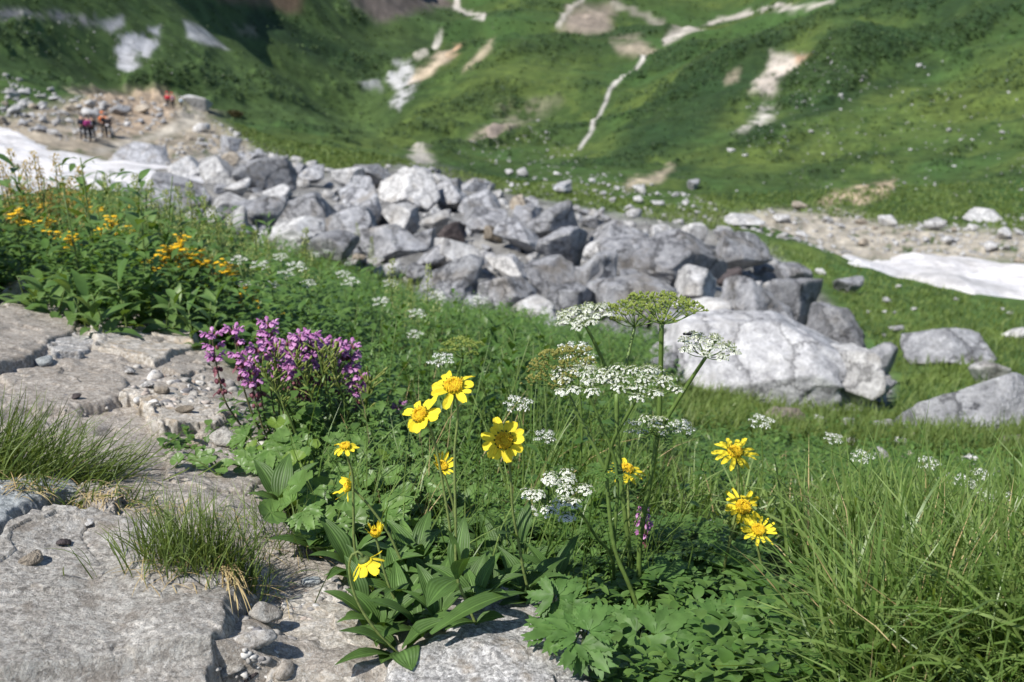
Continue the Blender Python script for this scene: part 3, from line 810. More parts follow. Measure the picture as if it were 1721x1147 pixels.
# ... and the many look-alike blocks between them
SNOWL = [(-20,205),(50,228),(95,255),(250,272),(310,290),(385,322),(330,345),(190,335),(-20,330)]
def try_place(u, v, w, k=0.36):
    if inpoly(np.array(u), np.array(v), SNOWL): return False
    for (a, b, c) in placed:
        if abs(u - a) < 0.5 * (w + c) * k * 1.9 and abs(v - b) < 0.5 * (w + c) * k * 1.2: return False
    placed.append((u, v, w)); return True
rg = np.random.default_rng(5)
cnt = 0
for lim, lo, hi in ((34, 100, 170), (80, 56, 100), (100, 24, 56)):
    c_, t_ = 0, 0
    while c_ < lim and t_ < 4000:
        t_ += 1
        u, v = rg.uniform(190, 1500), rg.uniform(250, 690)
        if not inpoly(np.array(u), np.array(v), RIDGE): continue
        w = rg.uniform(lo, hi) * (0.6 + 0.5 * (v - 250) / 300)
        if sdf(np.array(u), np.array(v), RIDGE) < w * 0.18: continue
        if not try_place(u, v, w, 0.27): continue
        asp = rg.uniform(0.42, 0.72)
        boulder(u, v - w * asp * 0.5, v + w * asp * 0.5, w, 'grey angular block, one of the look-alikes filling the boulder ridge', int(rg.integers(16)), rg.uniform(0, 6.28),
                (M_pale if rg.random() < 0.3 else (M_tan if rg.random() < 0.06 else None)), 'look-alike grey blocks of the boulder ridge', rmin=6, tilt=(rg.uniform(-.3, .3), rg.uniform(-.3, .3)), depth=rg.uniform(0.7, 1.0), sink=0.15)
        c_ += 1
TREAD = [(360,182),(335,215),(275,234),(175,264),(140,262),(120,245),(255,222),(300,195)]
# loose stones on the far slopes and by the path, each a stone of its own
def stones(poly, num, lo, hi, label, group, pal=PROTO_P, rmin=20, gap=True):
    P = np.array(poly, float); c_ = t_ = 0
    while c_ < num and t_ < num * 40:
        t_ += 1
        u, v = rg.uniform(P[:, 0].min(), P[:, 0].max()), rg.uniform(P[:, 1].min(), P[:, 1].max())
        if not inpoly(np.array(u), np.array(v), poly): continue
        w = lo * (hi / lo) ** (rg.random() ** 1.8)
        if inpoly(np.array(u), np.array(v), TREAD): continue
        if gap and not try_place(u, v, w, 0.5): continue
        me = pal[int(rg.integers(len(pal)))]
        boulder(u, v - w * 0.55, v, w, label, 0, rg.uniform(0, 6.28), None, group, me=me, rmin=rmin, depth=rg.uniform(0.7, 1.0), name='rock', cat='rock', sink=0.1, tilt=(rg.uniform(-.2, .2), rg.uniform(-.2, .2)))
        c_ += 1
stones([(0,170),(120,165),(300,200),(420,250),(440,310),(370,305),(320,290),(200,250),(0,215)], 34, 14, 46, 'pale block among the rocks beside the path and left snow patch', 'blocks around the path and left snow patch', PROTO_P + PROTO_T + PROTO[:6], 40)
stones([(0,115),(120,160),(250,200),(200,230),(0,200)], 22, 8, 24, 'pale stone on the low grassy knoll at the left', 'stones on the grassy knoll', PROTO_P, 50, gap=False)
stones([(1180,372),(1300,352),(1420,356),(1500,378),(1721,395),(1721,446),(1500,428),(1400,430),(1250,405)], 40, 10, 40, 'light stone scattered on the stony flat above the long snow patch', 'stones of the stony flat', PROTO_P + PROTO_T, 27)
stones([(840,285),(1000,300),(1170,330),(1260,380),(1190,380),(1010,345),(850,315)], 26, 9, 32, 'light stone in the grass just beyond the ridge crest', 'stones beyond the ridge crest', PROTO_P, 34)
stones([(1280,415),(1400,440),(1560,490),(1721,530),(1721,600),(1500,580),(1400,520)], 12, 8, 26, 'small grey stone on the green shoulder', 'stones on the green shoulder', PROTO_P, 10)
stones([(1250,150),(1721,60),(1721,330),(1300,330),(1150,320),(1200,240)], 40, 4, 13, 'small white stone dotting the green slope beyond the stony flat', 'stones dotting the far green slope', PROTO_P, 60)
stones([(1250,700),(1520,700),(1721,740),(1721,900),(1600,850),(1450,770)], 26, 8, 40, 'small pale stone in the grass below the right boulders', 'stones below the right boulders', PROTO_P + PROTO_T, 2.2)

# rubble: thousands of small stones nobody could count
def rubble(name, regions, label):
    mb = MB(); D, F = ICO[2]
    shapes = []
    for k in range(8):
        V, _ = rock_shape(900 + k, 2, 9, bev=0.06, rough=0.05); shapes.append(V / np.abs(V).max(0))
    for poly, num, lo, hi, rmin in regions:
        P = np.array(poly, float); c_ = 0
        while c_ < num:
            u, v = rg.uniform(P[:, 0].min(), P[:, 0].max()), rg.uniform(P[:, 1].min(), P[:, 1].max())
            if not inpoly(np.array(u), np.array(v), poly): c_ += 0.2; continue
            if inpoly(np.array(u), np.array(v), TREAD) or inpoly(np.array(u), np.array(v), SNOWL): c_ += 0.2; continue
            Q = hit(u, v, rmin); s_ = lo * (hi / lo) ** (rg.random() ** 2) / F0 * np.linalg.norm(Q - CAM) / 2
            a = rg.uniform(0, 6.28); ca, sa = math.cos(a), math.sin(a)
            V = shapes[int(rg.integers(8))] * np.array([s_, s_ * rg.uniform(.6, 1), s_ * rg.uniform(.45, .8)])
            V = np.stack([V[:, 0] * ca - V[:, 1] * sa, V[:, 0] * sa + V[:, 1] * ca, V[:, 2] + s_ * 0.2], -1)
            mb.add(V + Q, F); c_ += 1
    V, F = mb.out()
    o = put(name, V, F, M_pale, smooth=True); o['kind'] = 'stuff'; o['label'] = label
    return o
rubble('rubble', [(RIDGE, 1100, 8, 34, 5),
  ([(1180,372),(1300,352),(1420,356),(1500,378),(1800,395),(1800,445),(1500,428),(1400,432),(1250,405)], 800, 3, 13, 27),
  ([(1500,375),(1721,360),(1900,360),(1900,410),(1721,410)], 250, 3, 13, 27),
  ([(850,285),(1000,290),(1180,330),(1270,380),(1190,385),(1010,350),(850,318)], 260, 3, 12, 33),
  ([(780,240),(900,200),(960,250),(1060,300),(1000,310),(880,280),(760,280)], 170, 2.5, 8, 70),
  ([(1280,180),(1440,110),(1600,150),(1721,250),(1721,330),(1500,330),(1330,310),(1250,240)], 260, 2, 6, 60),
  ([(1290,90),(1400,60),(1440,140),(1300,240),(1240,240)], 120, 2, 6, 100),
  ([(0,120),(100,165),(200,158),(345,192),(430,240),(440,300),(370,305),(200,255),(0,215)], 600, 4, 14, 45),
  ([(0,10),(250,40),(380,130),(200,140),(0,110)], 60, 2, 6, 250)], 'small pale stones strewn over ridge, scree and stony flats')

# ------------------------------------------------------------------ the stone trail at the lower left
M_trail = rock_mat('trail_stone', (0.21, 0.18, 0.15), (0.37, 0.33, 0.285), (0.53, 0.49, 0.44), scale=11, bump=0.8, speck=0.5, stain=((0.20, 0.165, 0.13), 0.5), rand=0.0, dist=0.006, crack=0.12)
M_slab = rock_mat('slab_stone', (0.20, 0.185, 0.165), (0.39, 0.365, 0.33), (0.59, 0.565, 0.525), scale=9, bump=0.9, speck=0.6, stain=((0.20, 0.17, 0.14), 0.6), rand=0.0, dist=0.008, crack=0.1, lichen=((0.50, 0.49, 0.46), 0.55))
M_blue = rock_mat('bluish_stone', (0.16, 0.18, 0.185), (0.32, 0.345, 0.355), (0.47, 0.50, 0.51), scale=10, bump=0.8, speck=0.4, rand=0.0, dist=0.006, crack=0.1)
M_warm = rock_mat('warm_stone', (0.23, 0.20, 0.155), (0.44, 0.40, 0.345), (0.62, 0.59, 0.54), scale=9, bump=0.8, speck=0.5, stain=((0.42, 0.30, 0.17), 0.5), rand=0.0, dist=0.006, crack=0.12, lichen=((0.60, 0.58, 0.55), 0.5))
M_speckrock = rock_mat('speckled_stone', (0.16, 0.16, 0.155), (0.42, 0.41, 0.40), (0.62, 0.61, 0.60), scale=12, bump=0.8, speck=0.8, stain=((0.28, 0.22, 0.15), 0.5), rand=0.0, dist=0.006, crack=0.15)
PATH = [(-420,540),(0,538),(130,548),(240,552),(345,580),(430,640),(480,740),(495,830),(480,900),(600,955),(740,1000),(980,1070),(1000,1400),(-420,1400)]
def steps(X, Y, d):
    # weathered ledges: worn rock terraces and hollows
    a = fbm(X * 2.6, Y * 2.6, 4, 61, 0.5)
    tt = a * 3.2
    return facets(X, Y, 0.07, 91, 0.0015, 0.06) + 0.011 * (np.floor(tt) + sstep(0.75, 1.0, tt - np.floor(tt)) * 1.0 - 0.5) * 0.9
pth = drape('path', PATH, M_trail, 0.03, 0.06, 620, 0.0, 0.006, 14, seed=3, wob=0.02, extra=steps, oc=6, gain=0.6)
pth['kind'] = 'structure'; pth['label'] = 'worn stony trail of rock ledges and trodden gravel'
PATHV = None

SLABS = [
 ([(-200,1000),(0,968),(45,950),(75,930),(130,924),(190,930),(250,946),(310,957),(365,972),(392,995),(402,1030),(412,1062),(404,1095),(385,1125),(372,1150),(360,1320),(-200,1320)], M_slab, 0.085, 0.035, 'large rough grey foreground slab with pale lichen patches', 0.008, 420),
 ([(-200,862),(0,858),(60,854),(120,858),(150,868),(152,882),(120,892),(75,905),(45,925),(22,948),(0,962),(-200,985)], M_blue, 0.055, 0.025, 'bluish grey slab at the left edge behind the large slab', 0.007, 260),
 ([(440,945),(468,930),(520,930),(572,942),(588,955),(578,972),(520,980),(470,978),(445,966)], M_trail, 0.045, 0.02, 'thin flat grey slab behind the gravel gap', 0.005, 200),
 ([(430,1160),(445,1115),(462,1082),(500,1045),(545,1012),(592,990),(650,984),(715,995),(745,1025),(735,1070),(690,1110),(640,1200),(500,1300),(430,1300)], M_warm, 0.035, 0.04, 'warm pale rock slab stained orange beside the gravel gap', 0.009, 320),
 ([(640,1180),(690,1135),(730,1098),(760,1070),(800,1055),(850,1042),(900,1040),(945,1052),(985,1085),(1010,1130),(1000,1250),(820,1300),(640,1300)], M_speckrock, 0.075, 0.06, 'white and grey speckled rock under the lobed leaves', 0.010, 320),
 ([(-200,545),(0,541),(60,538),(118,546),(140,565),(128,595),(95,618),(60,640),(0,655),(-200,660)], M_trail, 0.05, 0.03, 'flat brownish ledge at the far left of the trail', 0.008, 220),
 ([(150,565),(215,556),(300,572),(340,590),(335,612),(270,640),(215,628),(160,615)], M_warm, 0.05, 0.03, 'pinkish ledge at the foot of the leafy bank', 0.010, 220),
 ([(75,600),(130,585),(170,600),(165,622),(110,632),(80,625)], M_speckrock, 0.045, 0.02, 'small white edged ledge between two larger ledges', 0.006, 160),
 ([(205,690),(235,680),(300,688),(345,700),(385,712),(395,730),(370,748),(300,752),(262,745),(245,720)], M_warm, 0.035, 0.018, 'pale cream ledge in the middle of the trail', 0.006, 220),
 ([(280,648),(330,634),(360,640),(352,655),(300,664)], M_trail, 0.03, 0.012, 'small grey flat stone at the foot of the ledges', 0.005, 140),
 ([(0,655),(120,640),(230,660),(215,700),(120,720),(0,720)], M_trail, 0.02, 0.05, 'low worn slab in the trodden middle of the trail', 0.006, 220),
 ([(280,800),(360,775),(440,780),(470,830),(440,868),(330,870),(270,840)], M_trail, 0.028, 0.03, 'flat grey slab on the trail behind the grass tuft', 0.006, 220),
 ([(140,880),(165,868),(200,872),(212,895),(205,930),(175,935),(150,915)], M_trail, 0.06, 0.02, 'small grey block between bluish slab and grass tuft', 0.007, 140),
]
for k, (poly, mt, th, ed, lab, rel, rs_) in enumerate(SLABS):
    o = drape('stone_slab', poly, mt, th * 0.42 + 0.027, ed * 0.40, rs_, 0.75, rel, 9, seed=70 + k, wob=0.020, oc=6, gain=0.6, sink=0.05, extra=lambda X, Y, d, q=k: (facets(X, Y, 0.12, 500 + q, 0.0022, 0.06) + facets(X, Y, 0.035, 700 + q, 0.0006, 0.05)) * np.clip(d / 0.012, 0, 1))
    tag(o, lab, 'stone slab')
o, _, _ = boulder(45, 466, 522, 90, 'pale rock poking out of the leafy bank at the left edge', 3, 0.3, M_warm, rmin=2.9, name='rock', cat='rock')
# the surface one meets by eye near the trail: ground, trail or slab top
from mathutils.bvhtree import BVHTree
bv_, bf_, k0 = [], [], 0
for ob in [pth] + [x for x in S.objects if x.name.startswith('stone_slab')]:
    me = ob.data; a = np.zeros(len(me.vertices) * 3); me.vertices.foreach_get('co', a)
    bv_ += (a.reshape(-1, 3) + np.array(ob.location)).tolist(); bf_ += [[v + k0 for v in p.vertices] for p in me.polygons]; k0 = len(bv_)
BVH = BVHTree.FromPolygons(bv_, bf_)
def surf(x, y):
    h = float(height(np.array(x), np.array(y))); q = BVH.ray_cast(Vector((x, y, 3.0)), Vector((0, 0, -1)))
    return max(h, q[0].z) if q[0] is not None else h
hit_ground = hit
def hit(u, v, rmin=0.6):
    P = hit_ground(u, v, rmin)
    if rmin < 2.0:
        q = BVH.ray_cast(Vector(CAM), Vector(ray(u, v)).normalized())
        if q[0] is not None and np.hypot(q[0].x, q[0].y) < np.hypot(P[0], P[1]) + .02: P = np.array(q[0]) - np.array([0, 0, .004])
    return P
# pebbles that stand out, and gravel
M_peb = rock_mat('pebble_stone', (0.12, 0.12, 0.13), (0.29, 0.29, 0.29), (0.50, 0.49, 0.47), scale=12, bump=0.5, rand=0.45, dist=0.004, crack=0.0)
PEB = []
for k in range(8):
    V, F = rock_shape(600 + k, 3, 11, bev=0.09 if k % 2 else 0.045, rough=0.03); V /= np.abs(V).max(0)
    PEB.append(mesh('pebble', V, F, M_peb))
PEBL = [
 (431,1088,70,1,0.3,'white angular pebble at the lower corner of the large slab',M_speckrock),
 (443,1042,54,3,0.9,'grey wedge shaped stone in the gravel gap above the white pebble',M_slab),
 (463,1006,22,5,0.2,'small pale square stone in the gravel gap',M_slab), (522,985,34,7,0.2,'flat bluish chip beside the thin slab',M_blue),
 (112,916,26,0,0.2,'dark slate pebble lying by the bluish slab',M_darkrock_shade), (60,945,44,2,0.4,'reddish tan stone beside the large slab',M_tan),
 (148,884,24,4,0.2,'small light chip on top of the bluish slab edge',M_speckrock), (375,1138,60,6,0.5,'grey stone at the bottom edge of the picture by the slab',M_slab),
 (480,1130,46,2,1.2,'grey stone lying before the warm rock slab',M_trail), (420,1140,30,4,0.9,'dark stone beside the bottom grey stone',M_darkrock_shade),
 (312,692,30,1,0.2,'brown pebble on the cream ledge',M_tan), (375,745,52,3,0.2,'round grey pebble right of the cream ledge',M_slab),
 (330,752,34,5,0.3,'brownish pebble below the cream ledge',M_tan), (222,628,20,0,0.3,'white pebble on the trodden gravel',M_speckrock),
 (248,650,22,6,0.3,'light oval pebble on the trodden gravel near the ledges',M_speckrock), (80,612,34,2,0.1,'greenish grey stone lying on the left ledge',M_blue),
 (128,670,18,4,0.1,'flat dark chip in the middle of the trail',M_darkrock_shade), (270,660,26,7,0.1,'pinkish pebble beside the oval pebble',M_tan),
]
for (u, v, w, k, rz, lab, mt) in PEBL:
    o, _, _ = boulder(u, v - w * 0.5, v + w * 0.1, w, lab, 0, rz, None, me=PEB[k], rmin=0.9, name='pebble', cat='pebble', sink=0.1)
    o.data = o.data.copy(); o.data.materials[0] = mt
    o.location.z += 0.002
mb = MB()
for poly, num, lo, hi in (([(430,985),(560,975),(600,980),(520,1040),(455,1110),(410,1110),(400,1040)], 800, 3, 20), ([(210,615),(330,630),(400,650),(420,700),(330,690),(230,672)], 320, 4, 20),
                          ([(340,735),(440,720),(440,770),(330,770)], 110, 5, 22), ([(0,640),(230,640),(300,800),(120,840),(0,700)], 240, 2, 9), ([(360,1120),(520,1110),(640,1147),(380,1190)], 120, 3, 14),
                          ([(150,840),(440,760),(470,860),(300,900)], 160, 2, 9), ([(20,905),(130,895),(200,935),(60,960)], 90, 3, 13)):
    P = np.array(poly, float); c_ = 0
    D, F = ICO[2]
    while c_ < num:
        u, v = rg.uniform(P[:, 0].min(), P[:, 0].max()), rg.uniform(P[:, 1].min(), P[:, 1].max())
        if not inpoly(np.array(u), np.array(v), poly): continue
        Q = hit(u, v, 0.8); s_ = lo * (hi / lo) ** (rg.random() ** 1.8) / F0 * np.linalg.norm(Q - CAM) / 2
        V, _ = rock_shape(int(rg.integers(4000)), 2, 9, bev=0.08, rough=0.03)
        V = V * s_ * np.array([1, rg.uniform(.6, 1), rg.uniform(.5, .8)])
        a = rg.uniform(0, 6.28); ca, sa = math.cos(a), math.sin(a)
        V = np.stack([V[:, 0] * ca - V[:, 1] * sa, V[:, 0] * sa + V[:, 1] * ca, V[:, 2]], -1)
        mb.add(V + Q + np.array([0, 0, s_ * 0.2]), F); c_ += 1
V, F = mb.out()
m, n, l = new_mat('gravel_stone')
g = N_(n, 'ShaderNodeNewGeometry')
c = ramp(n, l, g.outputs['Random Per Island'], [(0.0, (0.13, 0.13, 0.145)), (0.3, (0.27, 0.255, 0.24)), (0.6, (0.36, 0.34, 0.31)), (0.8, (0.55, 0.54, 0.52)), (1.0, (0.34, 0.25, 0.19))])
t = N_(n, 'ShaderNodeTexNoise', Scale=260.0, Detail=3.0); l.new(g.outputs['Position'], t.inputs['Vector'])
c = mix(n, l, 1.0, c, ramp(n, l, t.outputs['Fac'], [(0.3, 0.7), (0.7, 1.2)]), 'MULTIPLY')
p = N_(n, 'ShaderNodeBsdfPrincipled', Roughness=0.85); l.new(c, p.inputs['Base Color'])
o = N_(n, 'ShaderNodeOutputMaterial'); l.new(p.outputs[0], o.inputs['Surface'])
o = put('gravel', V, F, m); o['kind'] = 'stuff'; o['label'] = 'mixed grey and tan gravel lying in the hollows of the trail'

# ------------------------------------------------------------------ ground cover: meadow grass and undergrowth
RUN = np.maximum.accumulate((GZ - CAM[2]) / GR, axis=1)
def hits(us, vs, rmin=0.7):
    d = ray(us, vs); e = d[:, 2] / np.hypot(d[:, 0], d[:, 1]); th = np.arctan2(d[:, 0], d[:, 1])
    ti = np.clip(np.round(np.interp(th, TH, np.arange(len(TH)))).astype(int), 0, len(TH) - 1)
    r = np.zeros(len(us)); j0 = np.searchsorted(LL, math.log(rmin))
    for i in np.unique(ti):
        s_ = ti == i
        c = np.maximum.accumulate((GZ[i, j0:] - CAM[2]) / GR[i, j0:])
        j = np.clip(np.searchsorted(c, e[s_]), 1, len(c) - 1)
        f = np.clip((e[s_] - c[j - 1]) / np.maximum(c[j] - c[j - 1], 1e-9), 0, 1)
        r[s_] = np.exp(LL[j0 + j - 1] + f * (LL[j0 + j] - LL[j0 + j - 1]))
    x, y = r * np.sin(th), r * np.cos(th)
    return np.stack([x, y, height(x, y)], -1)
def scatter(poly, num, rmin=0.7, avoid=()):
    P = np.array(poly, float)
    U = RNG.uniform(P[:, 0].min(), P[:, 0].max(), num * 6); V = RNG.uniform(P[:, 1].min(), P[:, 1].max(), num * 6)
    k = inpoly(U, V, poly)
    for a in avoid: k &= ~inpoly(U, V, a)
    U, V = U[k][:num], V[k][:num]
    return hits(U, V, rmin)

def blade_dirs(n, lean=0.35, bias=(0.0, 0.0)):
    a = RNG.uniform(0, 6.28, n); t = np.abs(RNG.normal(0, lean, n))
    d = np.stack([np.cos(a) * t + bias[0], np.sin(a) * t + bias[1], np.ones(n)], -1)
    return norm(d)
M_grass = leaf_mat('meadow_grass_blade', (0.100, 0.185, 0.036), (0.235, 0.325, 0.100), trans=0.40, rough=0.38, var=0.3, scale=25)
M_grass_d = leaf_mat('short_grass_blade', (0.095, 0.155, 0.034), (0.175, 0.235, 0.060), trans=0.3, rough=0.6, var=0.3, scale=3)
M_tuft = leaf_mat('tuft_grass_blade', (0.085, 0.135, 0.024), (0.175, 0.235, 0.065), trans=0.35, rough=0.5, var=0.2, scale=40)
M_straw = leaf_mat('dry_grass_blade', (0.36, 0.26, 0.12), (0.52, 0.42, 0.22), trans=0.2, rough=0.7, var=0.2, scale=40, tcol=(1, 1, 0.8))
AV = [PATH]
MEADOW = [(1120,640),(1200,665),(1300,700),(1500,715),(1560,700),(1721,760),(2250,790),(2250,1700),(1450,1700),(1400,1250),(1370,1050),(1310,930),(1200,900),(1120,880),(1010,820),(930,760),(980,690)]
gb = MB()
def grass(poly, num, h, wd, lean=0.35, bias=(0.12, 0.0), rmin=0.7, avoid=(), wr=0.0, droop=(0.2, 1.5), lo=False, fade=False):
    Q = scatter(poly, num, rmin, avoid); n = len(Q); r = np.linalg.norm(Q - CAM, axis=1)
    gu_, gv_ = project(Q); hh = RNG.uniform(h[0], h[1], n) * (np.clip((gv_ - 690) / 290, 0.40, 1.0) * np.clip(1.35 - np.maximum(gv_ - 900, 0) / 900, .6, 1) if fade else 1.0) * (0.75 + 0.5 * (fbm(Q[:, 0] * 1.7, Q[:, 1] * 1.7, 3, 5) * 0.5 + 0.5))
    V, F = strips(Q - np.array([0, 0, 0.01]), blade_dirs(n, lean, bias), hh, np.maximum(RNG.uniform(wd[0], wd[1], n), r * wr), RNG.uniform(droop[0], droop[1], n), P_BLADE if not lo else [1, 0.8, 0.1], fold=0.25, nw=2, up=norm(RNG.normal(size=(n, 3)) + np.array([0, 0, 0.3])))
    gb.add(V, F)
grass(MEADOW, 17000, (0.10, 0.24), (0.0022, 0.0050), lean=0.55, droop=(0.3, 2.2), wr=0.0009, fade=True)
grass([(1380,900),(1500,800),(2250,840),(2250,1700),(1500,1700),(1420,1150)], 4200, (0.12, 0.27), (0.0030, 0.0060), lean=0.5, droop=(0.3, 2.4), rmin=0.8, fade=True)
grass([(620,640),(760,580),(1000,600),(1130,660),(1120,820),(1000,900),(860,880),(700,800)], 1100, (0.12, 0.28), (0.0016, 0.0032), lean=0.4)
grass([(480,830),(760,860),(1000,900),(1200,980),(1000,1020),(760,1000),(600,950)], 260, (0.12, 0.26), (0.0012, 0.0024), lean=0.4)
V, F = gb.out(); o = put('meadow_grass', V, F, M_grass); o['kind'] = 'stuff'; o['label'] = 'tall green meadow grass covering the slope at the right'
gb = MB()
grass(MEADOW, 900, (0.10, 0.24), (0.0014, 0.0026), lean=0.7, droop=(0.4, 2.0), fade=True)
grass([(620,640),(760,580),(1000,600),(1130,660),(1120,820),(1000,900),(760,960),(600,900)], 120, (0.12, 0.24), (0.0012, 0.002), lean=0.4)
V, F = gb.out(); o = put('dry_grass', V, F, M_straw); o['kind'] = 'stuff'; o['label'] = 'straw coloured dead blades scattered through the green grass'
gb = MB()
SHORT = [(1180,372),(1240,385),(1400,440),(1721,522),(2100,560),(2100,800),(1560,700),(1500,690),(1520,640),(1380,470),(1230,400)]
grass(SHORT, 12000, (0.05, 0.13), (0.004, 0.01), lean=0.6, rmin=4, wr=0.0011, lo=True)
grass([(1100,650),(1500,700),(1800,740),(1800,800),(1500,760),(1100,720)], 8000, (0.05, 0.12), (0.003, 0.007), lean=0.6, rmin=3, wr=0.001, lo=True)
grass([(640,265),(850,300),(1250,365),(1240,395),(1000,352),(850,325),(700,285)], 6000, (0.06, 0.18), (0.01, 0.02), lean=0.6, rmin=25, wr=0.0011, lo=True)
grass([(380,200),(470,235),(700,270),(640,285),(560,290),(430,250)], 4000, (0.08, 0.25), (0.01, 0.02), lean=0.6, rmin=50, wr=0.0011, lo=True)
grass([(1180,330),(1800,300),(1800,390),(1500,378),(1300,352),(1180,368)], 5000, (0.1, 0.3), (0.02, 0.03), lean=0.6, rmin=40, wr=0.0011, lo=True)
grass([(-300,330),(200,325),(420,395),(700,480),(760,545),(700,545),(400,450),(0,410),(-300,410)], 3500, (0.1, 0.25), (0.005, 0.01), lean=0.5, rmin=6, wr=0.001, lo=True)
grass([(740,540),(930,560),(1110,590),(1150,650),(900,620),(740,580)], 1500, (0.08, 0.2), (0.003, 0.007), lean=0.5, rmin=3, wr=0.0009, lo=True)
V, F = gb.out(); o = put('short_grass', V, F, M_grass_d); o['kind'] = 'stuff'; o['label'] = 'short alpine turf on shoulders and around the boulder ridge'

M_under = leaf_mat('undergrowth_leaf', (0.070, 0.148, 0.030), (0.140, 0.240, 0.060), trans=0.38, rough=0.45, var=0.3, scale=30)
M_broad = leaf_mat('broad_leaf', (0.085, 0.170, 0.034), (0.155, 0.260, 0.070), trans=0.32, rough=0.4, var=0.25, scale=35)
M_stem = leaf_mat('green_stem', (0.085, 0.130, 0.030), (0.110, 0.160, 0.040), trans=0.0, rough=0.5, var=0.25, scale=120)
M_stem_d = leaf_mat('dark_stem', (0.045, 0.075, 0.022), (0.060, 0.090, 0.026), trans=0.0, rough=0.5, var=0.3, scale=120)

def herb_batch(Q, h, k, L, Wd, prof, spread=0.9, droop=(0.3, 1.1), elev=(0.0, 0.7), nw=3, fold=0.25, up_bias=0.15):
    """k leaves up the stem of each of n plants rooted at Q: leaf arrays"""
    n = len(Q)
    fr = (np.arange(k)[None] + RNG.uniform(0.2, 0.9, (n, k))) / k
    lean = RNG.normal(0, 0.18, (n, 1, 2))
    hh = np.broadcast_to(h, (n,))[:, None]
    B = np.repeat(Q[:, None], k, 1)
    B[..., 2] += fr * hh; B[..., :2] += lean * (fr * hh)[..., None]
    az = RNG.uniform(0, 6.28, (n, 1)) + np.arange(k)[None] * 2.4 + RNG.normal(0, 0.3, (n, k))
    el = RNG.uniform(elev[0], elev[1], (n, k)) + up_bias * fr
    D = np.stack([np.cos(az) * np.cos(el), np.sin(az) * np.cos(el), np.sin(el)], -1)
    s = 1 - 0.45 * fr
    LLn = RNG.uniform(L[0], L[1], (n, k)) * s; WW = LLn * RNG.uniform(Wd[0], Wd[1], (n, k))
    return strips(B.reshape(-1, 3), D.reshape(-1, 3), LLn.ravel(), WW.ravel(), RNG.uniform(droop[0], droop[1], n * k), prof, fold=fold, nw=nw)
def stem_batch(Q, h, wd, lean=0.15):
    n = len(Q); mb = MB()
    d = blade_dirs(n, lean)
    for c in (0, 1):
        V, F = strips(Q, d, h, wd, 0.2, [1, 0.8, 0.5], nw=2, up=np.array([1.0, 0, 0]) if c else np.array([0, 1.0, 0])); mb.add(V, F)
    return mb.out()
CENTER = [(440,650),(560,600),(620,560),(740,535),(930,562),(1110,590),(1150,650),(1130,740),(1060,860),(960,960),(760,985),(620,935),(500,850),(480,760)]
ub = MB()
def vfade(Q, lo=.3): return np.clip((930 - project(Q)[1]) / 250, lo, 1.0)
Q = scatter(CENTER, 1500, 1.1, AV); k_ = vfade(Q) * (0.75 + 1.3 * np.clip(fbm(Q[:, 0] * 4, Q[:, 1] * 4, 3, 9), -.5, 1))
V, F = herb_batch(Q, RNG.uniform(0.08, 0.19, len(Q)) * k_, 7, (0.018, 0.060), (0.35, 0.65), P_LEAF_LO); ub.add(V, F)
fb_ = MB()
Q = scatter(CENTER, 1500, 1.1, AV); k_ = vfade(Q) * (0.75 + 1.3 * np.clip(fbm(Q[:, 0] * 5, Q[:, 1] * 5, 3, 19), -.5, 1))
V, F = herb_batch(Q, RNG.uniform(0.10, 0.24, len(Q)) * k_, 18, (0.010, 0.028), (0.2, 0.35), P_LEAF_LO, elev=(.1, 1.0)); fb_.add(V, F)
Q = scatter([(600,480),(760,545),(930,565),(1120,600),(1120,650),(900,650),(700,620)], 900, 2.4, AV)
V, F = herb_batch(Q, RNG.uniform(0.10, 0.24, len(Q)), 20, (0.02, 0.05), (0.2, 0.3), P_LEAF_LO, elev=(.1, 1.0)); fb_.add(V, F)
Q = scatter([(560,470),(740,535),(930,562),(1120,590),(1120,650),(900,640),(740,620),(560,560)], 1500, 2.5, AV)
V, F = herb_batch(Q, RNG.uniform(0.08, 0.22, len(Q)), 12, (0.03, 0.07), (0.3, 0.5), P_LEAF_LO); ub.add(V, F)
Q = scatter([(1120,690),(1300,705),(1500,720),(1721,765),(1900,790),(1900,880),(1600,860),(1350,840),(1180,830)], 1100, 2.0)
V, F = herb_batch(Q, RNG.uniform(0.02, 0.07, len(Q)), 6, (0.015, 0.035), (0.4, 0.7), P_LEAF_LO); ub.add(V, F)
BANK = [(-350,395),(0,398),(200,412),(400,440),(560,470),(720,535),(640,620),(560,640),(430,625),(340,582),(200,572),(110,548),(60,520),(-350,540)]
Q = scatter(BANK + [], 2600, 2.4, [])
V, F = herb_batch(Q, RNG.uniform(0.10, 0.30, len(Q)), 9, (0.03, 0.08), (0.3, 0.5), P_LEAF_LO); ub.add(V, F)
LOWR = [(820,1010),(900,960),(1000,900),(1100,880),(1250,900),(1330,960),(1340,1300),(1000,1300),(980,1100),(900,1040)]
Q = scatter(LOWR, 420, 0.75, [])
V, F = herb_batch(Q, RNG.uniform(0.015, 0.05, len(Q)), 6, (0.016, 0.040), (0.35, 0.6), P_LEAF_LO); ub.add(V, F)
Q = scatter([(1200,1000),(1400,1000),(1721,1060),(1900,1100),(1900,1500),(1250,1500)], 500, 0.75, [])
V, F = herb_batch(Q, RNG.uniform(0.03, 0.10, len(Q)), 6, (0.02, 0.035), (0.6, 0.9), P_OVAL); ub.add(V, F)
Q = scatter([(275,770),(330,755),(420,760),(470,780),(440,805),(300,810)], 90, 1.2, [])
V, F = herb_batch(Q, RNG.uniform(0.02, 0.05, len(Q)), 6, (0.014, 0.03), (0.5, 0.8), P_OVAL); ub.add(V, F)
Q = scatter([(340,700),(420,690),(600,700),(640,760),(480,780),(380,750)], 260, 1.3, [])
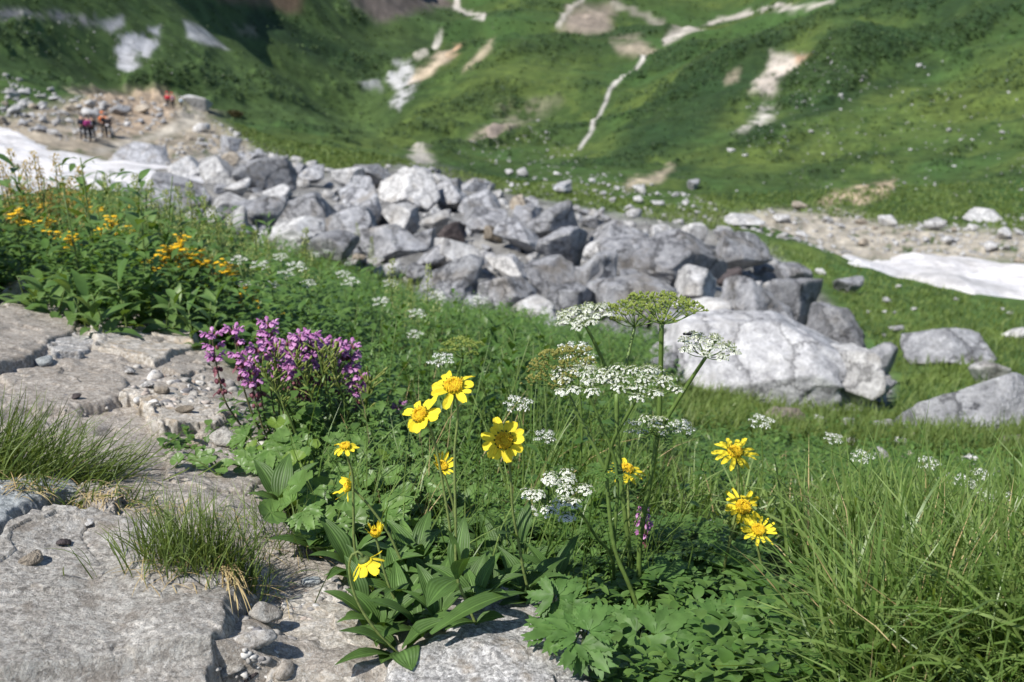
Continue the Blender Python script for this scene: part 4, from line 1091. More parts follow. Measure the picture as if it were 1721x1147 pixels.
V, F = herb_batch(Q, RNG.uniform(0.015, 0.04, len(Q)), 8, (0.010, 0.022), (0.25, 0.4), P_LEAF_LO); ub.add(V, F)
V, F = fb_.out(); o = put('fine_undergrowth', V, F, M_broad); o['kind'] = 'stuff'; o['label'] = 'feathery paler green undergrowth mixed among the leaves'
V, F = ub.out(); o = put('undergrowth', V, F, M_under); o['kind'] = 'stuff'; o['label'] = 'dense green undergrowth of small leaves below the flowers'

# ------------------------------------------------------------------ leafy herbs of the left bank, one thing each
M_bank = leaf_mat('bank_herb_leaf', (0.078, 0.155, 0.036), (0.155, 0.245, 0.072), trans=0.3, rough=0.42, var=0.25, scale=20)
def herb_proto(name, label, cat, group, h, k, L, Wd, prof, mat, elev=(0.0, 0.8), droop=(0.3, 1.2), wd=0.007):
    t = thing(name, label, cat, (0, 0, -50), group)
    z = np.zeros((1, 3))
    V, F = herb_batch(z, np.array([h]), k, L, Wd, prof, elev=elev, droop=droop); put('foliage', V, F, mat, t)
    V, F = tube(smooth_path([(0, 0, -0.02), (0.01, 0, h * .5), (0.0, 0.015, h)], 6), [wd * .5, wd * .45, wd * .4, wd * .35, wd * .3, wd * .2], 5); put('stem', V, F, M_stem, t)
    return t
HERBL = ['broad leaved green herb crowding the left bank, leaves arching', 'narrow leaved upright herb growing in the left bank', 'low wide leaved herb hanging over the edge of the stone trail']
protos = []
for k in range(4): protos.append((herb_proto('broad_leaf_herb', HERBL[0], 'herb', 'broad leaved herbs of the left bank', 0.28 + 0.04 * k, 18, (0.085, 0.155), (0.28, 0.40), P_LEAF, M_bank), 0))
for k in range(2): protos.append((herb_proto('narrow_leaf_herb', HERBL[1], 'herb', 'narrow leaved herbs of the left bank', 0.32 + 0.05 * k, 28, (0.06, 0.11), (0.18, 0.28), P_LEAF, M_bank, elev=(0.2, 1.0)), 1))
for k in range(2): protos.append((herb_proto('low_leaf_herb', HERBL[2], 'herb', 'low herbs along the trail edge', 0.16, 14, (0.09, 0.17), (0.26, 0.38), P_LEAF, M_bank, elev=(0.1, 1.1), droop=(0.4, 1.6)), 2))
used = set()
def place_herb(k, loc, sc=1.0):
    p_, _ = protos[k]; rz = RNG.uniform(0, 6.28)
    if k not in used:
        used.add(k); p_.location = loc; p_.rotation_euler = (0, 0, rz); p_.scale = (sc, sc, sc)
    else: dup(p_, loc, rz, sc, tilt=(RNG.normal(0, .1), RNG.normal(0, .1)))
Q = scatter([(-250,398),(0,400),(200,415),(400,445),(470,470),(430,540),(330,560),(200,560),(110,540),(60,500),(-250,510)], 105, 2.6)
for i, q_ in enumerate(Q): place_herb(int(RNG.integers(6)) if RNG.random() < .9 else 0, q_, RNG.uniform(0.75, 1.1) * (1.25 if q_[0] < -1.3 else 1.0))
Q = scatter([(400,450),(560,480),(720,545),(620,600),(430,600),(400,540)], 34, 2.6)
for i, q_ in enumerate(Q): place_herb(4 + int(RNG.integers(2)), q_, RNG.uniform(0.5, 0.8))
for (u, v) in [(60,548),(105,560),(150,578),(175,590),(215,580),(285,585),(320,600),(355,612),(40,540),(250,575),(135,565),(400,640)]:
    place_herb(6 + int(RNG.integers(2)), hit(u, v, 2.2), RNG.uniform(0.6, 0.95))

Q = scatter([(560,600),(740,560),(930,590),(1100,640),(1060,760),(900,800),(700,760),(600,700)], 120, 1.6, AV)
cp = herb_proto('small_leaf_herb', 'small leaved green herb in the dense growth behind the daisies', 'herb', 'small leaved herbs behind the daisies', 0.20, 26, (0.03, 0.06), (0.3, 0.5), P_LEAF, M_under, elev=(0.0, 1.0), wd=.004)
for i, q_ in enumerate(Q):
    if i == 0: cp.location = q_
    else: dup(cp, q_, RNG.uniform(0, 6.28), RNG.uniform(.6, 1.35), tilt=(RNG.normal(0, .12), RNG.normal(0, .12)))
# plants set by where their heads stand
def by_head(u, v, h, rmin=0.8, rmax=40):
    d = ray(u, v); r = np.exp(np.linspace(math.log(rmin), math.log(rmax), 900))
    x = d[0] / d[1] * r; z = CAM[2] + d[2] / d[1] * r
    g_ = z - height(x, r)
    ok = np.where(g_ <= h)[0]; j = ok[0] if len(ok) else -1
    return np.array([x[j], r[j], float(height(x[j], r[j]))]), min(1.0, max(0.25, g_[j] / h))

# ------------------------------------------------------------------ orange yellow flower clusters and pale plumes on the bank
M_gold = leaf_mat('gold_petal', (0.84, 0.50, 0.012), (0.88, 0.60, 0.02), trans=0.15, rough=0.5, var=0.1, tcol=(1.1, 1.0, 0.6))
def gold_plant(i):
    t = thing('goldenrod', 'slender herb topped by a tight cluster of orange yellow flowers on the left bank', 'goldenrod', (0, 0, -50), 'orange yellow flower clusters of the bank')
    h = 0.40
    V, F = tube(smooth_path([(0, 0, -0.02), (0.02, 0, h * .5), (0, 0, h)], 8), np.linspace(0.004, 0.002, 8), 5); put('stem', V, F, M_stem, t)
    V, F = herb_batch(np.zeros((1, 3)), np.array([h * .9]), 16, (0.05, 0.10), (0.2, 0.3), P_LEAF_LO); put('foliage', V, F, M_bank, t)
    nf = 10 + 3 * i
    C = np.stack([RNG.normal(0, 0.022, nf), RNG.normal(0, 0.022, nf), h + RNG.uniform(-0.03, 0.02, nf)], -1)
    C[:, 2] -= np.hypot(C[:, 0], C[:, 1]) * 0.5
    np_ = 8
    a = np.tile(np.arange(np_) / np_ * 6.28, nf) + np.repeat(RNG.uniform(0, 6, nf), np_)
    B = np.repeat(C, np_, 0); D = np.stack([np.cos(a), np.sin(a), np.full(len(a), .35)], -1)
    mb = MB(); V, F = strips(B, D, 0.013, 0.008, 0.5, [0.5, 1.0, 0.6], nw=3); mb.add(V, F)
    Dv, Fv = ICO[2]
    for c in C:
        mb.add(Dv * np.array([0.004, 0.004, 0.003]) + c + np.array([0, 0, 0.002]), Fv)
        V, F = tube([(0, 0, h * .86), c * np.array([.6, .6, 1]) - np.array([0, 0, .012]), c], 0.0012, 4); mb.add(V, F)
    V, F = mb.out(); put('flower_cluster', V, F, M_gold, t)
    return t
gp = [gold_plant(i) for i in range(3)]; gu = set()
for (u, v, sc) in [(118,397,1.0),(113,412,.8),(272,424,1.0),(284,416,1.1),(336,428,1.1),(340,438,1.1),(371,442,1.5),(320,424,.7),(266,462,.9),(250,458,.6),(327,505,1.0),(300,430,.6),(395,527,.8),(424,497,1.0),(404,506,.8),(440,516,.7),(460,518,.7),(160,352,.7),(216,350,.7),(75,372,.6),(60,345,.7),(185,366,.7),(30,360,.8),(140,335,.7),(95,330,.6),(240,345,.6),(310,445,.6),(345,442,.9),(255,440,.7),(290,440,.7),(230,425,.6),(170,385,.6),(90,390,.6),(215,385,.6),(300,400,.7),(385,450,.7),(360,465,.6),(410,485,.6),(345,480,.6)]:
    b, h_ = by_head(u, v, 0.40 * min(sc, 1.1), 2.9); k = int(RNG.integers(3))
    sc = min(sc, 1.1) * 1.02 * h_
    if k not in gu: gu.add(k); gp[k].location = b; gp[k].scale = (sc, sc, sc)
    else: dup(gp[k], b, RNG.uniform(0, 6), sc)
M_plume = leaf_mat('plume_leaf', (0.24, 0.30, 0.09), (0.38, 0.42, 0.16), trans=0.3, rough=0.6, var=0.2)
M_plume_t = leaf_mat('tan_plume_leaf', (0.36, 0.27, 0.08), (0.50, 0.38, 0.13), trans=0.3, rough=0.6, var=0.2)
def plume(mat, label, group):
    t = thing('plume_herb', label, 'herb', (0, 0, -50), group); h = 0.5
    V, F = tube(smooth_path([(0, 0, -0.02), (0.01, 0.01, h * .5), (0, 0, h)], 8), np.linspace(0.004, 0.0015, 8), 5); put('stem', V, F, M_stem, t)
    n = 260; f = RNG.random(n); rr = 0.055 * (1 - f * .8) * RNG.random(n) ** .5; a = RNG.uniform(0, 6.28, n)
    B = np.stack([rr * np.cos(a), rr * np.sin(a), h * (0.55 + 0.5 * f)], -1)
    V, F = strips(B, norm(RNG.normal(size=(n, 3)) + np.array([0, 0, .6])), RNG.uniform(.008, .018, n), .005, .3, [.5, 1, .2], nw=2); put('plume', V, F, mat, t)
    V, F = herb_batch(np.zeros((1, 3)), np.array([h * .55]), 12, (0.06, 0.12), (0.25, 0.35), P_LEAF_LO); put('foliage', V, F, M_bank, t)
    return t
pl = [plume(M_plume, 'tall herb with a loose pale green plume at the top of the bank', 'pale green plumes'), plume(M_plume_t, 'tall herb with a tan seed plume at the far left of the bank', 'tan plumes')]
first = [True, True]
for (u, v, k) in [(20,290,1),(45,310,1),(70,320,1),(95,300,1),(15,330,1),(120,335,1),(40,345,1),(85,345,1),(5,310,1),(60,295,1),(135,318,1),(180,330,0),(200,345,0),(230,330,0),(255,340,0),(280,355,0),(300,350,0),(320,345,0),(345,365,0),(360,380,0),(330,385,0),(385,395,0),(265,375,0),(305,395,0),(410,410,0),(430,420,0),(160,345,0),(370,405,0),(350,420,0),(230,365,0),(450,435,0),(515,420,0),(600,395,0),(625,420,0),(660,470,0),(720,480,0),(690,500,0)]:
    b, h_ = by_head(u, v - 12, 0.42, 3.4); sc = 0.9 * max(h_, .6)
    if first[k]: first[k] = False; pl[k].location = b; pl[k].scale = (sc, sc, sc)
    else: dup(pl[k], b, RNG.uniform(0, 6), sc)

# dark scrub clumps on the far slopes: nobody could count them
M_scrub = leaf_mat('scrub_leaf', (0.028, 0.058, 0.019), (0.060, 0.105, 0.028), trans=0.15, rough=.7, var=.3, scale=.3)
U = RNG.uniform(0, 1721, 42000); V_ = RNG.uniform(-20, 345, 42000)
Q = hits(U, V_, 60); r = np.linalg.norm(Q - CAM, axis=1)
bw_ = height(Q[:, 0], Q[:, 1], brush)
k = (bw_ > .35) & (RNG.random(len(r)) < .5) | (RNG.random(len(r)) < .09)
k &= ~inpoly(U, V_, [(0,115),(120,150),(360,170),(440,240),(440,310),(0,310)])
ccl = np.stack([height(Q[:, 0], Q[:, 1], CC[..., i]) for i in range(3)], -1)
k &= (ccl[:, 1] > ccl[:, 0] * 1.15)
Q, r = Q[k], r[k]; n = len(Q) * 5
B = np.repeat(Q, 5, 0) + RNG.normal(size=(n, 3)) * np.repeat(r, 5)[:, None] * np.array([.0016, .0016, .0007])
V, F = strips(B, norm(RNG.normal(size=(n, 3)) * [1, 1, .5] + [0, 0, .6]), np.repeat(r, 5) * RNG.uniform(.0012, .003, n), np.repeat(r, 5) * RNG.uniform(.0010, .0022, n), .5, [.6, 1, .2], nw=2)
o = put('scrub', V, F, M_scrub); o['kind'] = 'stuff'; o['label'] = 'dark low scrub growing in belts over the far green slopes'
# ------------------------------------------------------------------ foreground flowers
M_petal = leaf_mat('yellow_petal', (0.88, 0.68, 0.03), (0.90, 0.75, 0.05), trans=0.25, rough=0.6, var=0.10, tcol=(1.05, 0.98, 0.6), spec=0.2, scale=200, veins=26.0)
M_disc = plain_mat('flower_disc', (0.62, 0.48, 0.012), 0.7, 0.4, 900, c2=(0.70, 0.56, 0.02))
M_floret = leaf_mat('orange_floret', (0.66, 0.38, 0.01), (0.88, 0.66, 0.03), trans=0.05, rough=0.6, var=0.4, scale=900)
M_cup = leaf_mat('flower_cup', (0.07, 0.11, 0.025), (0.11, 0.15, 0.035), trans=0.1, rough=0.6, var=0.3, scale=300)
M_arnleaf = leaf_mat('arnica_leaf', (0.055, 0.112, 0.027), (0.092, 0.165, 0.042), trans=0.26, rough=0.5, var=0.25, scale=45, spec=0.3, tcol=(1.5, 1.5, 0.5), veins=24.0)
M_hstem = leaf_mat('hairy_stem', (0.14, 0.19, 0.05), (0.16, 0.20, 0.055), trans=0.0, rough=0.75, var=0.25, scale=200)
PETAL = [0.42, 0.72, 0.92, 1.0, 0.98, 0.86, 0.60]

RIB = np.repeat(np.tile(1 - np.abs(np.linspace(-1, 1, 7)), 12)[:, None], 3, 1)
def frame(ax):
    ax = norm(ax); a = np.array([0, 0, 1.0]) if abs(ax[2]) < 0.9 else np.array([0, 1.0, 0])
    e1 = norm(np.cross(a, ax)); return e1, np.cross(ax, e1), ax

def daisy_head(t, C, ax, rad, rpet, npet, wpet, tilt, droop, seed, org, ragged=0.12, petmat=None, half=None):
    """disc with florets, petals each of its own, green cup"""
    rg = np.random.default_rng(seed); e1, e2, ax = frame(ax)
    Mx = np.stack([e1, e2, ax], 0)
    D, F = ICO[3]
    k = D[:, 2] > -0.35
    Vd = D * np.array([rad, rad, rad * 0.42])
    head = put('flower_head', Vd @ Mx + C, F, M_disc, t, org)
    n = 110; i = np.arange(n) + .5
    rr = rad * 0.98 * np.sqrt(i / n); a = i * 2.39996
    z = rad * 0.42 * np.sqrt(np.clip(1 - (rr / rad) ** 2, 0, 1))
    out = rr > rad * 0.45
    mb = MB(); Do, Fo = ICO[2]
    for q in range(n):
        if not out[q]: s_, hz = 0.0007, 0.0008
        else: s_, hz = 0.0009, 0.0024
        mb.add(Do * np.array([s_, s_, hz]) * rad / 0.0095 + np.array([rr[q] * math.cos(a[q]), rr[q] * math.sin(a[q]), z[q] + hz * .6]), Fo)
    V, F2 = mb.out(); put('floret_ring', V @ Mx + C, F2, M_floret, head, org)
    for q in range(npet):
        an = (q + rg.uniform(-.22, .22)) / npet * 6.283
        if half and (math.cos(an - half[0]) < half[1]): continue
        L = rpet * .95 * (1 + rg.normal(0, ragged)); tl = tilt + rg.normal(0, 0.10 + ragged * .8)
        d = np.array([math.cos(an) * math.cos(tl), math.sin(an) * math.cos(tl), math.sin(tl)])
        up = np.array([-math.cos(an) * math.sin(tl), -math.sin(an) * math.sin(tl), math.cos(tl)])
        b = np.array([math.cos(an), math.sin(an), 0]) * rad * 0.86 + np.array([0, 0, -0.0006 * (q % 2)])
        V, F3 = strips(b, d, L, wpet * .86 * (1 + rg.normal(0, .12)), droop + rg.normal(0, .15 + ragged), PETAL, fold=rg.uniform(.05, .3), nw=7, up=up, twist=rg.normal(0, .12 + ragged * .6))
        V = V.reshape(7, 7, 3)                      # three blunt teeth at the tip, shallow grooves
        V[6, [1, 3, 5]] += (V[6, [1, 3, 5]] - V[5, [1, 3, 5]]) * 0.30
        V[6, [0, 6]] -= (V[6, [0, 6]] - V[5, [0, 6]]) * 0.5
        V[1:, [2, 4]] -= up * 0.0004
        V[4:] += rg.normal(0, .00025, (3, 7, 3)); V[6] += (V[5] - V[6]) * rg.uniform(-.1, .3, (7, 1)) * (rg.random() < .5)
        put('petal', V.reshape(-1, 3) @ Mx + C, F3, petmat or M_petal, head, org, colattr=RIB[:49])
    nb = 14; a = np.arange(nb) / nb * 6.283
    B = np.stack([np.cos(a) * rad * .25, np.sin(a) * rad * .25, np.full(nb, -rad * .62)], -1)
    Dd = np.stack([np.cos(a) * .72, np.sin(a) * .72, np.full(nb, .62)], -1)
    mb = MB(); V, F4 = strips(B, Dd, rad * 1.45, rad * .55, -0.35, [0.8, 1, 0.9, 0.6, 0.1], nw=3, fold=-.2); mb.add(V, F4)
    D2, F5 = ICO[2]; mb.add(D2 * np.array([rad * .8, rad * .8, rad * .5]) + np.array([0, 0, -rad * .35]), F5)
    V, F4 = mb.out(); put('flower_cup', V @ Mx + C, F4, M_cup, head, org)
    return head

def px_path(pts, y0, y1):
    P = np.array(pts, float); s_ = np.concatenate([[0], np.cumsum(np.hypot(*np.diff(P, axis=0).T))]); s_ /= s_[-1]
    return np.array([at(u, v, y0 + (y1 - y0) * q) for (u, v), q in zip(pts, s_)])

def leaf3(t, b, tip, wd, mat, arch=0.25, prof=None, fold=0.3, name='leaf', org=None, roll=0.0, wav=0.06):
    """one leaf from b to tip, arching upward between"""
    b, tip = np.array(b), np.array(tip); ch = tip - b; L = np.linalg.norm(ch); d = ch / L
    s_ = np.cross(d, [0, 0, 1.0]); s_ = norm(s_) if np.linalg.norm(s_) > .05 else np.array([1.0, 0, 0])
    n_ = np.cross(s_, d)
    s2 = s_ * math.cos(roll) + n_ * math.sin(roll); n_ = np.cross(s2, d)
    d0 = norm(d * math.cos(arch) + n_ * math.sin(arch))
    V, F = strips(b, d0, L * (1 + arch * arch * .16), wd, 2 * arch, prof or [0.22, 0.45, 0.72, 0.92, 1.0, 0.95, 0.8, 0.58, 0.32, 0.03], fold=fold, nw=7, up=n_, wav=wav)
    for q in range(7, len(V)): V[q, 2] = max(V[q, 2], surf(V[q, 0], V[q, 1]) + .003)     # lies on the stone, never in it
    return put(name, V, F, mat, t, org, colattr=RIB[:len(V)])

def px_leaf(t, bu, bv, tu, tv, wpx, y0, y1, mat, org, arch=0.35, **k):
    b, tip = at(bu, bv, y0), at(tu, tv, y1)
    return leaf3(t, b, tip, wpx / F0 * (y0 + y1) / 2 * 1.45, mat, arch, org=org, **k)

ARN = [
 # label, head px, axis (towards viewer is -y), disc px radius, petal px, count, width px, tilt, droop, ragged, stem px path from base, lean
 ('yellow daisy with ragged uneven petals, highest of the flower trio left of centre', (763,650), (-.10,-.42,.90), 16, 27, 10, 18, .05, .25, .26, [(800,1050),(783,1010),(768,970),(766,880),(764,760),(770,690)], 0.02, {}),
 ('yellow daisy facing up left, just below left of the ragged highest daisy', (707,698), (-.45,-.50,.74), 14, 27, 10, 18, .0, .2, .18, [(790,1010),(765,940),(752,860),(738,780),(727,730)], 0.01, {}),
 ('large yellow daisy facing the viewer straight on, right of the highest daisy', (847,741), (-.02,-.80,.60), 15, 26, 13, 17, -.02, .12, .10, [(893,1012),(880,960),(872,915),(862,860),(858,800),(854,765)], -0.01, {}),
 ('small yellow daisy seen edge on beside the big pale lobed leaf', (580,752), (.02,-.15,.98), 9, 15, 10, 9, .0, .5, .15, [(630,1000),(598,930),(594,860),(592,800),(584,768)], 0.0, {}),
 ('yellow daisy turned sideways to the left, under the edge on daisy', (586,818), (-.85,-.25,.45), 10, 19, 11, 8, .55, -.1, .25, [(701,997),(676,946),(651,893),(620,850),(600,828)], 0.0, {}),
 ('half open yellow daisy standing upright in its green cup, left of the tall stem', (631,898), (.10,-.1,.98), 9, 17, 13, 6, 1.15, -.1, .2, [(683,1043),(662,1005),(646,962),(636,920)], 0.0, {}),
 ('drooping yellow daisy on a hooked stem with its green cup upward', (614,946), (.38,.02,-.92), 14, 25, 9, 17, .60, -.1, .15, [(668,1098),(640,1070),(614,1035),(596,1000),(587,962),(590,935),(603,927),(610,935)], 0.0, {}),
 ('half open narrow petalled daisy leaning right against the tall stem', (742,784), (.45,-.35,.80), 10, 20, 14, 6, .85, .1, .15, [(780,985),(770,920),(764,860),(752,815),(745,797)], 0.0, {}),
 ('yellow daisy half hidden behind the green umbel stems', (1053,790), (.15,-.2,.96), 12, 22, 11, 11, -.1, .3, .12, [(1062,1000),(1058,920),(1056,850),(1054,805)], 0.06, {}),
 ('thin petalled yellow daisy seen from the side, highest of the right trio', (1235,761), (.06,-.36,.93), 13, 27, 14, 10, .05, .35, .12, [(1213,968),(1228,900),(1240,840),(1240,785)], 0.02, {}),
 ('yellow daisy facing left with bent petals, middle of the right trio', (1248,853), (.22,-.62,.72), 14, 24, 16, 9, -.05, .35, .18, [(1212,985),(1222,930),(1236,885),(1243,870)], 0.0, {}),
 ('yellow daisy with pointed wavy petals, lowest of the right trio', (1274,892), (.05,-.42,.90), 12, 24, 15, 8, .1, -.1, .16, [(1282,1030),(1286,1000),(1281,960),(1273,915)], 0.0, {}),
]
arn = []
for k, (lab, (hu, hv), ax, dr, pp, npet, wp, tilt, droop, rag, path, lean, kw) in enumerate(ARN):
    b = hit(*path[0], 0.85); y0 = b[1]; y1 = y0 + lean
    px = y1 / math.cos(PITCH) / F0 * 1.03                 # metres per picture pixel out there
    P = px_path(path, y0, y1)
    C = at(hu, hv, y1)
    axn = norm(np.array(ax)); rad = dr * px
    t = thing('yellow_daisy', lab, 'flower', b, 'yellow daisies of the foreground clump')
    pts = np.vstack([P, C - axn * rad * .55])
    sp = smooth_path(pts, 26)
    V, F = tube(sp, np.linspace(4.6, 3.4, 26) * px * .62, 7); put('stem', V, F, M_hstem, t, b)
    h = daisy_head(t, C, axn, rad, pp * px, npet, wp * px, tilt, droop, 40 + k, b, rag, **kw)
    arn.append((t, b, px))
def L(i, *a, **k): px_leaf(arn[i][0], *a, mat=M_arnleaf, org=arn[i][1], **k)
y = arn[6][1][1]
# basal rosette of the drooping daisy
for a in [(666,1098,566,1066,30,y,y-.03),(664,1102,561,1124,24,y,y-.05),(668,1094,594,1058,34,y+.02,y+.03),(672,1096,692,1134,42,y,y-.045),(676,1092,752,1046,40,y,y+.0),(668,1088,612,1014,40,y+.05,y+.08),(682,1096,712,1072,26,y,y),(660,1104,640,1118,26,y,y-.03)]:
    L(6, *a)
y = arn[0][1][1]
for a in [(724,1066,886,1004,30,y-.05,y+.02),(768,974,718,1024,42,y+.02,y-.03),(764,972,737,880,24,y+.01,y+.0),(768,972,782,868,30,y+.02,y+.06),(769,974,788,942,26,y,y-.03),(798,1048,850,1040,26,y,y),(798,1046,748,1062,28,y,y-.03)]:
    L(0, *a)
y = arn[2][1][1]
for a in [(876,912,892,842,20,y,y+.03),(872,908,832,902,17,y,y-.03),(892,1010,806,984,26,y,y-.02),(893,1012,930,960,22,y,y+.03),(890,1012,838,1022,24,y,y-.02)]:
    L(2, *a)
y = arn[4][1][1]
for a in [(700,998,686,926,28,y,y+.02),(702,998,666,960,24,y,y),(704,998,728,930,24,y,y+.03),(652,893,660,846,12,y,y),(700,1000,664,1004,26,y,y-.03)]:
    L(4, *a)
y = arn[1][1][1]
for a in [(790,1012,818,930,26,y,y+.03),(788,1012,742,984,26,y,y),(756,870,800,905,12,y,y)]: L(1, *a)
for i, a in ((11,(1281,1028,1270,985,16)),(11,(1284,1030,1312,1005,18)),(9,(1236,860,1249,832,7)),(5,(684,1042,640,1030,22)),(5,(684,1042,716,1016,22)),(7,(780,986,760,930,20)),(3,(630,1000,585,960,22)),(3,(628,1000,650,950,20)),(8,(1062,998,1084,950,16)),(10,(1212,984,1192,945,18))):
    y = arn[i][1][1]; L(i, *a, y, y)

# ------------------------------------------------------------------ white umbels
M_white_fl = leaf_mat('white_floret', (0.74, 0.76, 0.70), (0.82, 0.82, 0.79), trans=0.2, rough=0.6, var=0.12, tcol=(1, 1, .95), scale=500)
M_seed = leaf_mat('green_seed', (0.16, 0.22, 0.035), (0.25, 0.30, 0.06), trans=0.1, rough=0.45, var=0.2, scale=400)
M_seed_b = leaf_mat('brown_green_seed', (0.17, 0.17, 0.035), (0.26, 0.25, 0.06), trans=0.1, rough=0.5, var=0.25, scale=400)
M_ustem = leaf_mat('umbel_stem', (0.10, 0.165, 0.035), (0.12, 0.18, 0.045), trans=0.0, rough=0.45, var=0.3, scale=90)
def floret_star(c, ax, s_, rg):
    """five little two lobed petals and a greenish centre"""
    e1, e2, ax = frame(ax); a = np.arange(5) * 1.2566 + rg.uniform(0, 6)
    D = np.cos(a)[:, None] * e1 + np.sin(a)[:, None] * e2 + ax * rg.uniform(0.0, .5)
    return strips(np.repeat(c[None], 5, 0), D, s_, s_ * .72, .5, [.3, 1.0, .8], nw=2, up=ax)
def umbel(t, hub, ax, R_, rise, nray, nflo, seed, org, kind='white', lod=1.0, flat=1.0, floret=0.0015, name='umbel', spread_px=None, bits=None):
    rg = np.random.default_rng(seed); e1, e2, ax = frame(ax)
    Mx = np.stack([e1, e2, ax], 0)
    rays, flo, bit = MB(), MB(), MB()
    for i in range(nray):
        f = math.sqrt((i + .6) / nray); a = i * 2.39996 + rg.normal(0, .15)
        tip = np.array([R_ * f * math.cos(a), R_ * f * math.sin(a), rise * (1 - 0.45 * flat * f * f) + rg.normal(0, rise * .05)])
        midp = tip * np.array([.55, .55, .40 if f > .5 else .5])
        P = smooth_path([np.zeros(3), midp, tip], 7)
        V, F = tube(P, np.linspace(.0009, .0006, 7) * (R_ / .045) ** .5, 4, cap=False); rays.add(V @ Mx + hub, F)
        ur = R_ * rg.uniform(.24, .30)
        for j in range(nflo):
            g = math.sqrt((j + .5) / nflo) * rg.uniform(.88, 1.1); b = j * 2.39996 + i + rg.normal(0, .35)
            dz = ur * (.46 - .22 * g * g) + rg.normal(0, ur * .06)
            q = tip + np.array([ur * g * math.cos(b), ur * g * math.sin(b), dz])
            if lod >= 1 or j % 3 == 0:
                V, F = tube(np.stack([tip, tip + (q - tip) * [.6, .6, .5], q]), .00035 * (R_ / .045) ** .5, 3, cap=False); rays.add(V @ Mx + hub, F)
            loc = norm(q - tip + np.array([0, 0, ur * .6]))
            if kind == 'white':
                V, F = floret_star(q @ Mx + hub, loc @ Mx, floret * rg.uniform(.65, 1.25), rg); flo.add(V, F)
                if lod >= 1:
                    Do, Fo = ICO[2]
                    bit.add((Do * .0006 + q + loc * .0003) @ Mx + hub, Fo[::2] if False else Fo)
            else:
                Do, Fo = ICO[2]
                for s_ in (-1, 1):
                    e = np.cross(loc, [0.3, 1, 0.2]); e = norm(e)
                    ln = floret * 1.5
                    A = Do * np.array([.42, .42, 1.0]) * ln
                    x1, x2, x3 = frame(loc + e * .35 * s_)
                    flo.add((A @ np.stack([x1, x2, x3], 0) + q + e * ln * .35 * s_ + loc * ln * .5) @ Mx + hub, Fo)
    V, F = rays.out(); u = put(name, V, F, M_ustem, t, org)
    V, F = flo.out(); put('seeds' if kind != 'white' else 'florets', V, F, {'white': M_white_fl, 'seed': M_seed, 'brown': M_seed_b}[kind], u, org)
    if bit.n: V, F = bit.out(); put('floret_hearts', V, F, M_seed, u, org)
    return u
def divided_leaf(t, b, d, L_, mat, org, seed, name='leaf'):
    """feathery leaf: a rachis with pairs of toothed leaflets"""
    rg = np.random.default_rng(seed); d = norm(d); s_ = norm(np.cross(d, [0, 0, 1.0])); mb = MB()
    P = np.array([b + d * L_ * f + np.array([0, 0, -L_ * .35 * f * f]) for f in np.linspace(0, 1, 8)])
    V, F = tube(P, np.linspace(.0012, .0005, 8), 4); mb.add(V, F)
    for i in range(2, 8):
        for sg in (-1, 1):
            ll = L_ * .36 * (1.15 - i / 9)
            dd = norm(d * .6 + s_ * sg + np.array([0, 0, rg.normal(0, .15)]))
            V, F = strips(P[i], dd, ll, ll * .5, .4, P_LEAF, nw=3, fold=.2); mb.add(V, F)
            for h_ in (.35, .65):
                V, F = strips(P[i] + dd * ll * h_, norm(dd + s_ * rg.normal(0, .6) + d * rg.uniform(-.8, .8)), ll * .5, ll * .25, .4, P_LEAF_LO, nw=3, fold=.2); mb.add(V, F)
    V, F = mb.out(); return put(name, V, F, mat, t, org)

def stalk(t, path, y0, y1, w0, w1, org, mat=None, n=22, name='stem'):
    P = px_path(path, y0, y1) if not isinstance(path, np.ndarray) else path
    px = (y0 + y1) / 2 / math.cos(PITCH) / F0
    V, F = tube(smooth_path(P, n), np.linspace(w0, w1, n) * px / 2, 8); return put(name, V, F, mat or M_ustem, t, org)

# plant one: stem forking at (1036,660): white umbel and green seed umbel, plus the white one over the fork
b = hit(1062, 1000, 0.9); yb = b[1]
t1 = thing('white_umbel_plant', 'tall white umbel plant whose stem forks under a white and a green seed head', 'umbel plant', b, 'white umbel plants of the foreground')
stalk(t1, [(1062,1000),(1058,930),(1046,830),(1038,740),(1036,660)], yb, yb + .03, 9, 8, b)
stalk(t1, [(1036,662),(1012,604),(994,566),(983,546)], yb + .03, yb + .02, 8, 5, b); stalk(t1, [(1036,664),(1052,612),(1062,570),(1067,549)], yb + .03, yb + .07, 7, 5, b)
pxm = yb / math.cos(PITCH) / F0
umbel(t1, at(983,546,yb+.02), (-.20,-.10,.97), 46*pxm, 22*pxm, 17, 30, 1, b, 'white', floret=.0015)
umbel(t1, at(1067,549,yb+.07), (-.05,0,1), 54*pxm, 36*pxm, 15, 10, 2, b, 'seed', floret=.0014)
# plant two: the upright stem with the green seed head and side stems
b = hit(1074, 1010, 0.9); yb = b[1]
t2 = thing('white_umbel_plant', 'tall umbel plant with a straight upright stem ending in a wide green seed head', 'umbel plant', b, 'white umbel plants of the foreground')
stalk(t2, [(1074,1010),(1076,910),(1094,800),(1107,724)], yb, yb, 10, 8, b)
stalk(t2, [(1107,726),(1110,640),(1112,545)], yb, yb - .01, 9, 8, b); stalk(t2, [(1108,726),(1130,688),(1160,640),(1186,601)], yb, yb - .03, 8, 6, b)
stalk(t2, [(1106,735),(1098,728),(1093,722)], yb, yb - .03, 5, 4, b)
umbel(t2, at(1112,545,yb-.01), (.08,0,1), 62*pxm, 40*pxm, 18, 11, 3, b, 'seed', floret=.0014)
umbel(t2, at(1186,601,yb-.03), (.05,-.14,1), 46*pxm, 28*pxm, 15, 30, 4, b, 'white', floret=.0015)
umbel(t2, at(1093,728,yb-.03), (-.02,.02,1), 42*pxm, 18*pxm, 14, 13, 5, b, 'white')
